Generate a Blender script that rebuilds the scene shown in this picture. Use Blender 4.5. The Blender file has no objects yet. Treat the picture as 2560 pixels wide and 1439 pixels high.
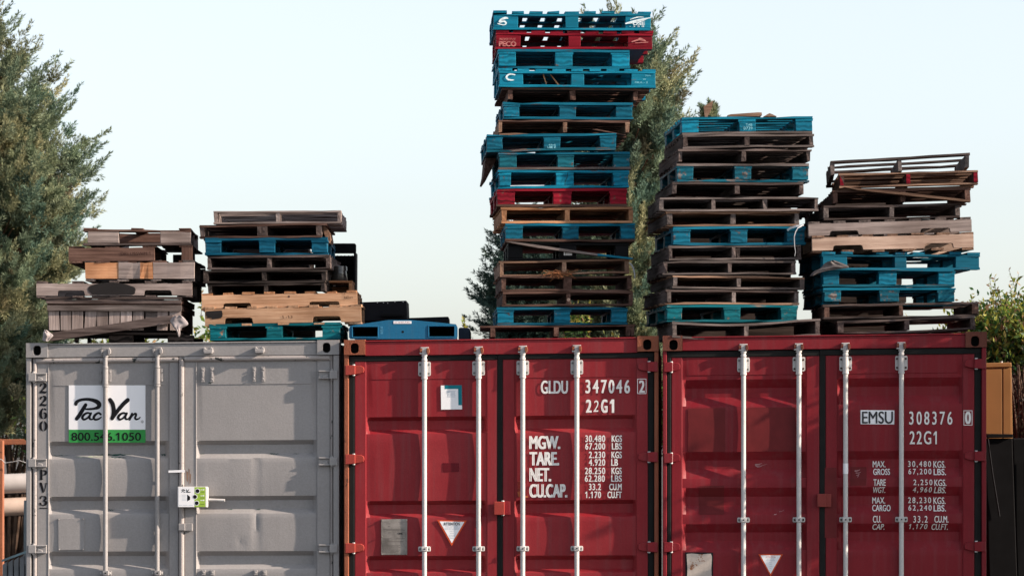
import bpy, bmesh, math, random
import numpy as np
from mathutils import Vector, Matrix
R = math.radians
SC = bpy.context.scene
COL = SC.collection
rnd = random.Random(7)

# ------------------------------------------------------------------ camera, sky, sun, exposure
F = 7728.0            # focal length measured in photo pixels
HOR = 1080.0          # photo row of the horizon
CAMZ = 1.87
cd = bpy.data.cameras.new('camera')
cam = bpy.data.objects.new('camera', cd)
COL.objects.link(cam)
cam.location = (0, 0, CAMZ)
cam.rotation_euler = (R(90), 0, 0)
cd.sensor_fit = 'HORIZONTAL'
cd.sensor_width = 36.0
cd.lens = F / 2560 * 36.0
cd.shift_y = (HOR - 719.5) / 2560
cd.clip_start = 0.5
cd.clip_end = 2000
cd.dof.use_dof = True
cd.dof.focus_distance = 24.0
cd.dof.aperture_fstop = 5.6
SC.camera = cam

SUN_EL, SUN_AZ = 24.0, 13.2      # azimuth: degrees towards the camera from +X
w = bpy.data.worlds.new("World")
SC.world = w
w.use_nodes = True
wn = w.node_tree
bg = wn.nodes['Background']
sky = wn.nodes.new('ShaderNodeTexSky')
sky.sky_type = 'NISHITA'
sky.sun_disc = False
sky.sun_elevation = R(SUN_EL)
sky.sun_rotation = R(90 + SUN_AZ)
sky.air_density = 1.0
sky.dust_density = 1.25
sky.ozone_density = 2.5
hs = wn.nodes.new('ShaderNodeHueSaturation')
hs.inputs['Saturation'].default_value = 0.42
wn.links.new(sky.outputs[0], hs.inputs['Color'])
wn.links.new(hs.outputs[0], bg.inputs[0])
bg.inputs[1].default_value = 0.107

sd = bpy.data.lights.new('sun', 'SUN')
sun = bpy.data.objects.new('sun', sd)
COL.objects.link(sun)
sd.energy = 4.7
sd.angle = R(0.5)
sd.color = (1.0, 0.83, 0.68)
tos = Vector((math.cos(R(SUN_EL)) * math.cos(R(SUN_AZ)), -math.cos(R(SUN_EL)) * math.sin(R(SUN_AZ)), math.sin(R(SUN_EL))))
sun.rotation_euler = tos.to_track_quat('Z', 'Y').to_euler()
sun.location = (30, -10, 20)
SC.view_settings.view_transform = 'Standard'
SC.view_settings.look = 'None'
SC.view_settings.exposure = 1.2
SC.view_settings.gamma = 1.0
SC.render.engine = 'CYCLES'
SC.cycles.max_bounces = 6
SC.cycles.transparent_max_bounces = 8

# ------------------------------------------------------------------ helpers: materials
MATS = {}


def nmat(name):
    m = bpy.data.materials.new(name)
    m.use_nodes = True
    nt = m.node_tree
    return m, nt, nt.nodes['Principled BSDF']


def N(nt, t, **kw):
    n = nt.nodes.new(t)
    for k, v in kw.items():
        setattr(n, k, v)
    return n


def rgba(c):
    return (c[0], c[1], c[2], 1.0)


def mixc(nt, fac, a, b, blend='MIX'):
    m = N(nt, 'ShaderNodeMix', data_type='RGBA', blend_type=blend)
    for sock, v in ((m.inputs[0], fac), (m.inputs[6], a), (m.inputs[7], b)):
        if isinstance(v, (int, float)):
            sock.default_value = v
        elif isinstance(v, tuple):
            sock.default_value = rgba(v)
        else:
            nt.links.new(v, sock)
    return m.outputs[2]


def noise(nt, vec, scale, detail=4, rough=0.55):
    n = N(nt, 'ShaderNodeTexNoise')
    n.inputs['Scale'].default_value = scale
    n.inputs['Detail'].default_value = detail
    n.inputs['Roughness'].default_value = rough
    if vec is not None:
        nt.links.new(vec, n.inputs['Vector'])
    return n.outputs[0]


def ramp(nt, v, a, b):
    n = N(nt, 'ShaderNodeMapRange')
    n.inputs[1].default_value = a
    n.inputs[2].default_value = b
    nt.links.new(v, n.inputs[0])
    return n.outputs[0]


def objvec(nt, scale, perobj=True):
    tc = N(nt, 'ShaderNodeTexCoord')
    mp = N(nt, 'ShaderNodeMapping')
    mp.inputs['Scale'].default_value = scale
    nt.links.new(tc.outputs['Object'], mp.inputs[0])
    if not perobj:
        return mp.outputs[0]
    oi = N(nt, 'ShaderNodeObjectInfo')
    ml = N(nt, 'ShaderNodeMath', operation='MULTIPLY')
    ml.inputs[1].default_value = 57.0
    nt.links.new(oi.outputs['Random'], ml.inputs[0])
    ad = N(nt, 'ShaderNodeVectorMath', operation='ADD')
    nt.links.new(mp.outputs[0], ad.inputs[0])
    nt.links.new(ml.outputs[0], ad.inputs[1])
    return ad.outputs[0]


def bump(nt, bs, h, strength, dist=0.01):
    b = N(nt, 'ShaderNodeBump')
    b.inputs['Strength'].default_value = strength
    b.inputs['Distance'].default_value = dist
    nt.links.new(h, b.inputs['Height'])
    nt.links.new(b.outputs[0], bs.inputs['Normal'])


WOODC = {   # (dark streak, light streak)
    'grey': ((0.062, 0.051, 0.048), (0.225, 0.19, 0.18)),
    'greybrown': ((0.038, 0.028, 0.026), (0.15, 0.118, 0.11)),
    'lightgrey': ((0.19, 0.155, 0.145), (0.40, 0.335, 0.315)),
    'brown': ((0.05, 0.026, 0.02), (0.155, 0.092, 0.073)),
    'tan': ((0.15, 0.082, 0.055), (0.34, 0.22, 0.155)),
    'lighttan': ((0.33, 0.18, 0.10), (0.56, 0.36, 0.235)),
    'orange': ((0.30, 0.13, 0.06), (0.5, 0.27, 0.15)),
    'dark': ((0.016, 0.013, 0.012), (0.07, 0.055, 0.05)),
    'pink': ((0.33, 0.225, 0.175), (0.52, 0.39, 0.315)),
}
PAINTC = {   # colour, wear 0..1, wood beneath
    'blue': ((0.001, 0.115, 0.185), 0.36, 'greybrown'),
    'brightblue': ((0.001, 0.175, 0.275), 0.30, 'brown'),
    'deepblue': ((0.001, 0.085, 0.15), 0.25, 'greybrown'),
    'teal': ((0.001, 0.135, 0.165), 0.36, 'tan'),
    'wornblue': ((0.003, 0.095, 0.14), 0.55, 'grey'),
    'fadedblue': ((0.003, 0.105, 0.145), 0.3, 'grey'),
    'red': ((0.22, 0.003, 0.014), 0.3, 'brown'),
    'blackpaint': ((0.012, 0.012, 0.013), 0.15, 'dark'),
}


def wood(kind, axis='x'):
    """weathered timber or painted timber; axis is the direction of the grain ('e' = end grain)"""
    key = (kind, axis)
    if key in MATS:
        return MATS[key]
    m, nt, bs = nmat('timber_%s_%s' % (kind, axis))
    st = {'x': (0.7, 14, 14), 'y': (14, 0.7, 14), 'z': (14, 14, 0.7), 'e': (7, 7, 7)}[axis]
    v = objvec(nt, st)
    base = WOODC[PAINTC[kind][2]] if kind in PAINTC else WOODC[kind]
    g1 = noise(nt, v, 3.2, 6, 0.62)
    if axis == 'e':
        wv = N(nt, 'ShaderNodeTexWave', wave_type='RINGS')
        wv.inputs['Scale'].default_value = 1.6
        wv.inputs['Distortion'].default_value = 5
        wv.inputs['Detail'].default_value = 2
        nt.links.new(v, wv.inputs['Vector'])
        g1 = mixc(nt, 0.45, g1, wv.outputs[0])
    gr = ramp(nt, g1, 0.32, 0.68)
    c = mixc(nt, gr, base[0], base[1])
    vb = objvec(nt, (3, 3, 3))
    big = ramp(nt, noise(nt, vb, 0.9, 3), 0.3, 0.7)
    c = mixc(nt, big, c, mixc(nt, 1.0, c, (0.62, 0.58, 0.56), 'MULTIPLY'))
    oi = N(nt, 'ShaderNodeObjectInfo')
    hv = N(nt, 'ShaderNodeHueSaturation')
    mr = N(nt, 'ShaderNodeMapRange')
    mr.inputs[3].default_value = 0.72
    mr.inputs[4].default_value = 1.22
    nt.links.new(oi.outputs['Random'], mr.inputs[0])
    nt.links.new(mr.outputs[0], hv.inputs['Value'])
    nt.links.new(c, hv.inputs['Color'])
    c = hv.outputs[0]
    rough = 0.86
    if kind in PAINTC:
        pc, wear, _ = PAINTC[kind]
        v2 = objvec(nt, {'x': (2.2, 20, 20), 'y': (20, 2.2, 20), 'z': (20, 20, 2.2), 'e': (10, 10, 10)}[axis])
        mk = noise(nt, v2, 1.5, 8, 0.7)
        th = 0.69 - 0.22 * wear
        mk = ramp(nt, mk, th - 0.02, th + 0.03)
        pv = ramp(nt, g1, 0.2, 0.8)
        p = mixc(nt, pv, tuple(x * 0.6 for x in pc), tuple(min(1, x * 1.2 + 0.004) for x in pc))
        p = mixc(nt, big, p, mixc(nt, 1.0, p, (0.7, 0.78, 0.82), 'MULTIPLY'))
        hv2 = N(nt, 'ShaderNodeHueSaturation')
        nt.links.new(mr.outputs[0], hv2.inputs['Value'])
        nt.links.new(p, hv2.inputs['Color'])
        c = mixc(nt, mk, hv2.outputs[0], c)
        rough = 0.62
    nt.links.new(c, bs.inputs['Base Color'])
    bs.inputs['Roughness'].default_value = rough
    bs.inputs['Specular IOR Level'].default_value = 0.12
    bump(nt, bs, g1, 0.22 if kind in PAINTC else 0.4, 0.010)
    MATS[key] = m
    return m


def plain(name, c, rough=0.5, metal=0.0, var=0.25, scale=6.0, bmp=0.0, spec=0.18):
    if name in MATS:
        return MATS[name]
    m, nt, bs = nmat(name)
    v = objvec(nt, (1, 1, 1))
    n = ramp(nt, noise(nt, v, scale, 5, 0.6), 0.3, 0.7)
    nt.links.new(mixc(nt, n, tuple(x * (1 - var) for x in c), tuple(min(1, x * (1 + var * 0.6)) for x in c)), bs.inputs['Base Color'])
    bs.inputs['Roughness'].default_value = rough
    bs.inputs['Metallic'].default_value = metal
    bs.inputs['Specular IOR Level'].default_value = spec
    if bmp:
        bump(nt, bs, noise(nt, v, scale * 6, 4), bmp, 0.004)
    MATS[name] = m
    return m


def paint_steel(name, c, fade, rust, rough=0.5, chip=0.72, bmp=0.15, streak=0.5, chipc=None):
    """container paint: faded patches, rain streaks, chips down to rust"""
    if name in MATS:
        return MATS[name]
    m, nt, bs = nmat(name)
    v = objvec(nt, (1, 1, 1), False)
    vs = objvec(nt, (22, 22, 0.8), False)
    n1 = ramp(nt, noise(nt, v, 1.3, 5, 0.6), 0.3, 0.72)
    c0 = mixc(nt, n1, c, fade)
    st = ramp(nt, noise(nt, vs, 1.0, 4, 0.6), 0.48, 0.75)
    sm = N(nt, 'ShaderNodeMath', operation='MULTIPLY')
    sm.inputs[1].default_value = streak
    nt.links.new(st, sm.inputs[0])
    c1 = mixc(nt, sm.outputs[0], c0, tuple(0.6 * f + 0.035 for f in fade))
    fine = ramp(nt, noise(nt, v, 60, 3, 0.7), 0.35, 0.7)
    c1 = mixc(nt, fine, c1, mixc(nt, 1.0, c1, (0.88, 0.87, 0.87), 'MULTIPLY'))
    ch = noise(nt, v, 11, 9, 0.74)
    ck = ramp(nt, ch, chip - 0.012, chip + 0.012)
    c2 = mixc(nt, ck, c1, chipc or rust)
    nt.links.new(c2, bs.inputs['Base Color'])
    rr = N(nt, 'ShaderNodeMapRange')
    rr.inputs[3].default_value = rough - 0.08
    rr.inputs[4].default_value = rough + 0.15
    nt.links.new(n1, rr.inputs[0])
    nt.links.new(rr.outputs[0], bs.inputs['Roughness'])
    bs.inputs['Specular IOR Level'].default_value = 0.2
    hn = mixc(nt, 0.4, noise(nt, v, 7, 3), noise(nt, v, 90, 3))
    bump(nt, bs, hn, bmp, 0.012)
    MATS[name] = m
    return m


GREY = paint_steel('grey_container_paint', (0.256, 0.246, 0.245), (0.30, 0.289, 0.288), (0.035, 0.05, 0.045), 0.42, 0.735, 0.22, 0.14, (0.02, 0.045, 0.04))
GREYCHIP = paint_steel('grey_chipped_paint', (0.30, 0.275, 0.265), (0.35, 0.32, 0.31), (0.03, 0.03, 0.03), 0.5, 0.605, 0.5, 0.1, (0.025, 0.03, 0.03))
RED = paint_steel('red_container_paint', (0.205, 0.010, 0.016), (0.255, 0.026, 0.032), (0.14, 0.055, 0.035), 0.5, 0.755, 0.16, 0.5)
REDB = paint_steel('crimson_container_paint', (0.16, 0.006, 0.012), (0.205, 0.014, 0.021), (0.11, 0.04, 0.03), 0.48, 0.75, 0.14, 0.42)
REDL = paint_steel('sun_bleached_red_paint', (0.29, 0.035, 0.027), (0.33, 0.055, 0.04), (0.2, 0.08, 0.04), 0.5, 0.72, 0.2, 0.2)
RUST = paint_steel('rusted_red_steel', (0.20, 0.055, 0.03), (0.30, 0.105, 0.055), (0.42, 0.26, 0.2), 0.75, 0.62, 0.6, 0.3, (0.06, 0.028, 0.02))
RUSTD = paint_steel('dark_rusted_steel', (0.10, 0.03, 0.022), (0.16, 0.055, 0.035), (0.3, 0.2, 0.15), 0.8, 0.64, 0.6, 0.2, (0.045, 0.022, 0.018))
GALV = plain('galvanised_steel', (0.50, 0.49, 0.485), 0.5, 0.0, 0.28, 12, 0.1)
GALV2 = paint_steel('worn_galvanised_rod', (0.44, 0.43, 0.425), (0.56, 0.545, 0.535), (0.20, 0.10, 0.06), 0.5, 0.715, 0.2, 0.45)
RUBBER = plain('black_rubber', (0.009, 0.009, 0.0088), 0.75, 0, 0.3, 9)
BLACK = plain('black_plastic', (0.007, 0.007, 0.008), 0.6, 0, 0.3, 5, spec=.07)
BLACK2 = plain('black_metal', (0.011, 0.011, 0.014), 0.65, 0, 0.3, 4, spec=.1)
HOLE = plain('dark_void', (0.004, 0.004, 0.004), 0.9, 0, 0.1)
WHITE = plain('white_lettering', (0.74, 0.72, 0.70), 0.6, 0, 0.10, 30)
SIGNW = plain('white_sign_vinyl', (0.80, 0.80, 0.82), 0.35, 0, 0.03, 4)
SIGNG = plain('green_sign_vinyl', (0.035, 0.27, 0.062), 0.35, 0, 0.08, 4)
INK = plain('black_ink', (0.006, 0.006, 0.008), 0.4, 0, 0.1)
TEALV = plain('teal_sticker', (0.004, 0.16, 0.21), 0.4, 0, 0.08)
LIME = plain('lime_label', (0.30, 0.46, 0.06), 0.4, 0, 0.06)
PALEINK = plain('pale_grey_ink', (0.42, 0.48, 0.54), 0.5, 0, 0.1)
REDINK = plain('orange_red_border', (0.56, 0.075, 0.025), 0.5, 0, 0.15)
PATCH = plain('touch_up_paint', (0.118, 0.012, 0.014), 0.55, 0, 0.18, 8)
PATCH2 = plain('dark_red_patch', (0.13, 0.004, 0.012), 0.45, 0, 0.1, 8)
PLASTIC = plain('plastic_film', (0.27, 0.24, 0.24), 0.35, 0, 0.2, 12)

# ------------------------------------------------------------------ helpers: meshes


class MB:
    def __init__(s):
        s.v, s.f, s.m = [], [], []

    def add(s, vs, fs, mi=0):
        o = len(s.v)
        s.v += [tuple(p) for p in vs]
        s.f += [tuple(o + i for i in f) for f in fs]
        s.m += [mi] * len(fs)

    def hexa(s, p, mi=0):
        """8 points: front quad (counter-clockwise seen from -y: bl, br, tr, tl) then the back quad"""
        s.add(p, [(0, 1, 2, 3), (5, 4, 7, 6), (3, 2, 6, 7), (4, 5, 1, 0), (4, 0, 3, 7), (1, 5, 6, 2)], mi)

    def box(s, x0, x1, y0, y1, z0, z1, mi=0):
        s.hexa([(x0, y0, z0), (x1, y0, z0), (x1, y0, z1), (x0, y0, z1), (x0, y1, z0), (x1, y1, z0), (x1, y1, z1), (x0, y1, z1)], mi)

    def tube(s, a, b, r, r2=None, n=14, mi=0, cap=True):
        a, b = Vector(a), Vector(b)
        r2 = r if r2 is None else r2
        d = (b - a).normalized()
        u = d.orthogonal().normalized()
        w_ = d.cross(u)
        vs = []
        for c, rr in ((a, r), (b, r2)):
            for i in range(n):
                t = 2 * math.pi * i / n
                vs.append(c + (u * math.cos(t) + w_ * math.sin(t)) * rr)
        fs = [(i, (i + 1) % n, n + (i + 1) % n, n + i) for i in range(n)]
        if cap:
            fs += [tuple(range(n - 1, -1, -1)), tuple(range(n, 2 * n))]
        s.add(vs, fs, mi)

    def path(s, pts, rads, n=8, mi=0):
        pts = [Vector(p) for p in pts]
        rings, u = [], None
        for i, p in enumerate(pts):
            d = (pts[min(i + 1, len(pts) - 1)] - pts[max(i - 1, 0)]).normalized()
            u = d.orthogonal().normalized() if u is None else (u - d * u.dot(d)).normalized()
            w_ = d.cross(u)
            r = rads[i] if hasattr(rads, '__len__') else rads
            rings.append([p + (u * math.cos(2 * math.pi * k / n) + w_ * math.sin(2 * math.pi * k / n)) * r for k in range(n)])
        vs = [q for ring in rings for q in ring]
        fs = []
        for i in range(len(pts) - 1):
            for k in range(n):
                fs.append((i * n + k, i * n + (k + 1) % n, (i + 1) * n + (k + 1) % n, (i + 1) * n + k))
        fs += [tuple(range(n - 1, -1, -1)), tuple((len(pts) - 1) * n + k for k in range(n))]
        s.add(vs, fs, mi)

    def prism(s, poly, fn, d0, d1, mi=0):
        """poly of 2D points (counter-clockwise seen from the front), fn(a, b, depth) -> 3D"""
        n = len(poly)
        vs = [fn(a, b, d0) for a, b in poly] + [fn(a, b, d1) for a, b in poly]
        fs = [tuple(range(n)), tuple(range(2 * n - 1, n - 1, -1))]
        fs += [((i + 1) % n, i, n + i, n + (i + 1) % n) for i in range(n)]
        s.add(vs, fs, mi)

    def board(s, axis, a0, a1, b0, b1, z0, z1, seg=7, warp=0.004, jit=0.0016, chip=0.25, mi=0, rg=rnd):
        """a slightly warped, nicked board along axis x or y; a = along, b = across"""
        a0 += rg.uniform(-.004, .004)
        a1 += rg.uniform(-.004, .004)
        k1, ph, am = rg.uniform(0.6, 1.8), rg.uniform(0, 6.28), rg.uniform(-warp, warp)
        bo = rg.uniform(-.003, .003)
        vs = []
        for i in range(seg + 1):
            t = i / seg
            a = a0 + (a1 - a0) * t
            dz = am * math.sin(k1 * math.pi * t + ph)
            j = lambda: rg.gauss(0, jit)
            nick = rg.uniform(0.15, 0.5) * min(z1 - z0, .02) if rg.random() < chip * 0.35 else 0
            nick2 = rg.uniform(0.1, 0.45) * min(z1 - z0, .02) if rg.random() < chip * 0.35 else 0
            for b, z in ((b0 + bo + (nick * .6), z0 + nick2 * 0.6), (b1 + bo, z0), (b1 + bo, z1), (b0 + bo + nick2 * .4, z1 - nick)):
                q = (a + (j() if i in (0, seg) else 0), b + j(), z + dz + j() * 0.6)
                vs.append(q if axis == 'x' else (q[1], q[0], q[2]))
        fs = []
        for i in range(seg):
            o = i * 4
            for k in range(4):
                f = (o + k, o + (k + 1) % 4, o + 4 + (k + 1) % 4, o + 4 + k)
                fs.append(f if axis == 'y' else f[::-1])
        e = seg * 4
        ends = [(0, 1, 2, 3), (e + 3, e + 2, e + 1, e)]
        fs += ends if axis == 'x' else [q[::-1] for q in ends]
        s.add(vs, fs, mi)

    def build(s, name, mats, parent=None, smooth=False, bevel=0.0, loc=None, fixn=True, sharp=38):
        me = bpy.data.meshes.new(name)
        me.from_pydata(s.v, [], s.f)
        mats = mats if isinstance(mats, (list, tuple)) else [mats]
        for m in mats:
            me.materials.append(m)
        if len(mats) > 1:
            me.polygons.foreach_set('material_index', s.m)
        if fixn:
            bm = bmesh.new()
            bm.from_mesh(me)
            bmesh.ops.recalc_face_normals(bm, faces=bm.faces)
            bm.to_mesh(me)
            bm.free()
        if smooth:
            me.polygons.foreach_set('use_smooth', [True] * len(me.polygons))
            me.set_sharp_from_angle(angle=R(sharp))
        me.update()
        o = bpy.data.objects.new(name, me)
        COL.objects.link(o)
        if parent:
            o.parent = parent
        if loc:
            o.location = loc
        if bevel:
            b = o.modifiers.new('b', 'BEVEL')
            b.width = bevel
            b.segments = 2
            b.limit_method = 'ANGLE'
            b.angle_limit = R(40)
        return o


def tag(o, label=None, cat=None, group=None, kind=None):
    if label:
        o['label'] = label
    if cat:
        o['category'] = cat
    if group:
        o['group'] = group
    if kind:
        o['kind'] = kind
    return o


def thing(name, label, cat, loc, rot=(0, 0, 0), group=None):
    o = bpy.data.objects.new(name, None)
    COL.objects.link(o)
    o.location = loc
    o.rotation_euler = rot
    o.empty_display_size = 0.2
    return tag(o, label, cat, group)


def at(px, py, Y):
    return Vector(((px - 1280) * Y / F, Y, CAMZ + (HOR - py) * Y / F))


def raw_text(body, shear=0.0, spacing=1.0):
    cu = bpy.data.curves.new('t', 'FONT')
    cu.body = body
    cu.shear = shear
    cu.space_character = spacing
    cu.resolution_u = 5
    ob = bpy.data.objects.new('t', cu)
    COL.objects.link(ob)
    dg = bpy.context.evaluated_depsgraph_get()
    me = bpy.data.meshes.new_from_object(ob.evaluated_get(dg))
    co = [tuple(v.co) for v in me.vertices]
    fs = [tuple(p.vertices) for p in me.polygons]
    bpy.data.objects.remove(ob)
    bpy.data.meshes.remove(me)
    bpy.data.curves.remove(cu)
    return co, fs


def text_geo(body, shear=0.0, spacing=1.0):
    co, fs = raw_text(body, shear, spacing)
    # a figure 1 gets its flag
    for i, ch in enumerate(body):
        if ch == '1':
            one = raw_text('1', 0)[0]
            w1 = max(c[0] for c in one) - min(c[0] for c in one)
            H = max(c[1] for c in one)
            x1 = max(c[0] for c in raw_text(body[:i + 1], 0, spacing)[0])
            x0 = x1 - w1
            k = len(co)
            co += [(x + shear * y, y, 0) for x, y in ((x0, H), (x0 - 1.6 * w1, H * .80), (x0 - 1.6 * w1, H * .66), (x0, H * .82))]
            fs.append((k, k + 1, k + 2, k + 3))
    return co, fs


def text_fit(body, x0, x1, y0, y1, bold=0.02, shear=0.0, spacing=1.0):
    """text as (x, y, layer) stretched to the pixel box x0..x1, y0 (top)..y1 (bottom); bold strokes are a few thin layers side by side"""
    co, fs = text_geo(body, shear, spacing)
    xs = [c[0] for c in co]
    ys = [c[1] for c in co]
    ax, bx, ay, by = min(xs), max(xs), min(ys), max(ys)
    sh = max(0.0, bold) * (y1 - y0) * 1.45
    offs = [(0, 0)] if sh < .12 else [(-sh, -.4 * sh), (sh, .4 * sh), (-sh, .4 * sh), (sh, -.4 * sh)]
    pts, out = [], []
    for k, (ox, oy) in enumerate(offs):
        o = len(pts)
        pts += [(x0 + sh + (c[0] - ax) / (bx - ax) * (x1 - x0 - 2 * sh) + ox, y1 - (c[1] - ay) / max(by - ay, 1e-6) * (y1 - y0) + oy, k) for c in co]
        out += [tuple(o + i for i in f) for f in fs]
    return pts, out


def smooth_line(pts, n=8):
    """Catmull-Rom through (x, y, width)"""
    out = []
    P = [pts[0]] + list(pts) + [pts[-1]]
    for i in range(1, len(P) - 2):
        for k in range(n):
            t = k / n
            out.append(tuple(0.5 * (2 * P[i][q] + (P[i + 1][q] - P[i - 1][q]) * t + (2 * P[i - 1][q] - 5 * P[i][q] + 4 * P[i + 1][q] - P[i + 2][q]) * t * t
                                    + (3 * P[i][q] - P[i - 1][q] - 3 * P[i + 1][q] + P[i + 2][q]) * t ** 3) for q in range(3)))
    out.append(tuple(pts[-1]))
    return out


def stroke(mb, pts, fn, dep, mi=0, n=8, step=[0]):
    """a brush stroke as a ribbon with round ends; fn(x, y, depth) -> 3D"""
    L = smooth_line(pts, n)
    ps, fs = [], []
    for i, (x, y, wd) in enumerate(L):
        a, b = L[max(i - 1, 0)], L[min(i + 1, len(L) - 1)]
        dx, dy = b[0] - a[0], b[1] - a[1]
        l = math.hypot(dx, dy) or 1
        nx, ny = -dy / l * wd / 2, dx / l * wd / 2
        ps += [(x + nx, y + ny), (x - nx, y - ny)]
    step[0] = (step[0] + 1) % 9
    d = dep - step[0] * 0.00012
    mb.add([fn(x, y, d) for x, y in ps], [(2 * i, 2 * i + 1, 2 * i + 3, 2 * i + 2) for i in range(len(L) - 1)], mi)
    for (x, y, wd), dd in ((L[0], 0.00004), (L[-1], 0.00007)):
        mb.add([fn(x + math.cos(t * math.pi / 8) * wd / 2, y + math.sin(t * math.pi / 8) * wd / 2, d - dd) for t in range(16)], [tuple(range(16))], mi)


# ------------------------------------------------------------------ ground
gm, gnt, gbs = nmat('yard_ground')
gv = objvec(gnt, (1, 1, 1), False)
gc = mixc(gnt, ramp(gnt, noise(gnt, gv, 0.25, 6, 0.6), 0.3, 0.7), (0.035, 0.033, 0.032), (0.07, 0.064, 0.06))
gc = mixc(gnt, ramp(gnt, noise(gnt, gv, 6, 6, 0.7), 0.45, 0.7), gc, (0.03, 0.028, 0.026))
gnt.links.new(gc, gbs.inputs['Base Color'])
gbs.inputs['Roughness'].default_value = 0.95
bump(gnt, gbs, noise(gnt, gv, 9, 6, 0.7), 0.6, 0.05)
g = MB()
g.add([(-600, -300, 0), (600, -300, 0), (600, 900, 0), (-600, 900, 0)], [(0, 1, 2, 3)])
tag(g.build('ground', gm), kind='structure')

# ------------------------------------------------------------------ shipping containers
YAW = R(3.0)


class CT:
    def __init__(s, pxl, pxr, Yc, st, sb, label):
        s.pxl, s.pxr, s.pxc, s.W = pxl, pxr, (pxl + pxr) / 2, pxr - pxl
        s.st, s.sb = st, sb
        s.p0 = Vector(((s.pxc - 1280) * Yc / F, Yc, 0))
        s.ex = Vector((math.cos(YAW), -math.sin(YAW), 0))
        s.ey = Vector((math.sin(YAW), math.cos(YAW), 0))
        s.root = thing('shipping_container', label, 'shipping container', s.p0, (0, 0, -YAW), 'shipping containers side by side')

    def slope(s, py):
        t = (py - 848) / 521.0
        return s.st + (s.sb - s.st) * min(t, 1.25)

    def warp(s, px, py):
        return py + (px - s.pxc) / s.W * s.slope(py)

    def flat(s, px, py):
        return py - (px - s.pxc) / s.W * s.slope(py)

    def raw(s, px, py, dep=0.0):
        d = Vector(((px - 1280) / F, 1.0, (HOR - py) / F))
        c = Vector((0, 0, CAMZ))
        q = s.p0 + s.ey * dep
        t = (q - c).dot(s.ey) / d.dot(s.ey)
        p = c + d * t
        rel = p - s.p0
        return Vector((rel.dot(s.ex), dep, p.z))

    def L(s, px, py, dep=0.0):
        return s.raw(px, s.warp(px, py), dep)

    def box(s, mb, x0, x1, y0, y1, d0, d1, mi=0):
        fr = [s.L(x0, y1, d0), s.L(x1, y1, d0), s.L(x1, y0, d0), s.L(x0, y0, d0)]
        mb.hexa(fr + [Vector((p.x, d1, p.z)) for p in fr], mi)

    def poly(s, mb, pts, d0, d1, mi=0, raw=False):
        """pts in pixels, clockwise on screen as listed or not: normals are fixed on build"""
        f = s.raw if raw else s.L
        fr = [f(x, y, d0) for x, y in pts]
        n = len(pts)
        vs = fr + [Vector((p.x, d1, p.z)) for p in fr]
        fs = [tuple(range(n)), tuple(range(2 * n - 1, n - 1, -1))] + [((i + 1) % n, i, n + i, n + (i + 1) % n) for i in range(n)]
        mb.add(vs, fs, mi)

    def vtube(s, mb, px, y0, y1, d, r, mi=0, n=14):
        mb.tube(s.L(px, y0, d), s.L(px, y1, d), r, n=n, mi=mi)


def rrect(x0, x1, y0, y1, r, n=4):
    pts = []
    for cx, cy, a in ((x1 - r, y0 + r, -90), (x1 - r, y1 - r, 0), (x0 + r, y1 - r, 90), (x0 + r, y0 + r, 180)):
        for k in range(n + 1):
            t = R(a + 90 * k / n)
            pts.append((cx + r * math.cos(t), cy + r * math.sin(t)))
    return pts


BOT = 1655.0   # photo row (below the frame) of the containers' sill


def casting(ct, x0, x1, y0, y1, hx, hy, hw, hh, mat, parent):
    mb = MB()
    # front plate with an oblong opening: ring of quads between the outline and the hole
    hole = rrect(hx - hw / 2, hx + hw / 2, hy - hh / 2, hy + hh / 2, hw * 0.42, 5)
    cx, cy = hx, hy
    outer = []
    for (a, b) in hole:
        dx, dy = a - cx, b - cy
        k = min(((x1 - cx) if dx > 0 else (cx - x0)) / max(abs(dx), 1e-6), ((y1 - cy) if dy > 0 else (cy - y0)) / max(abs(dy), 1e-6))
        outer.append((cx + dx * k, cy + dy * k))
    # snap the nearest outline points to the true corners
    for c in ((x0, y0), (x1, y0), (x1, y1), (x0, y1)):
        i = min(range(len(outer)), key=lambda q: (outer[q][0] - c[0]) ** 2 + (outer[q][1] - c[1]) ** 2)
        outer[i] = c
    n = len(hole)
    D = -0.045
    vs = [ct.L(a, b, D) for a, b in outer] + [ct.L(a, b, D) for a, b in hole]
    hb = [ct.L(a, b, D) for a, b in hole]
    ob = [ct.L(a, b, D) for a, b in outer]
    vs += [Vector((p.x, 0.0, p.z)) for p in hb] + [Vector((p.x, 0.12, p.z)) for p in ob]
    fs = []
    for i in range(n):
        j = (i + 1) % n
        fs += [(i, j, n + j, n + i), (n + i, n + j, 2 * n + j, 2 * n + i), (j, i, 3 * n + i, 3 * n + j)]
    fs.append(tuple(range(3 * n, 4 * n)))
    mb.add(vs, fs, 0)
    pk = [Vector((p.x, 0.02, p.z)) for p in hb]
    mb.add(pk, [tuple(range(n))], 1)
    return mb.build('corner_casting', [mat, HOLE], parent, fixn=False)


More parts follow.
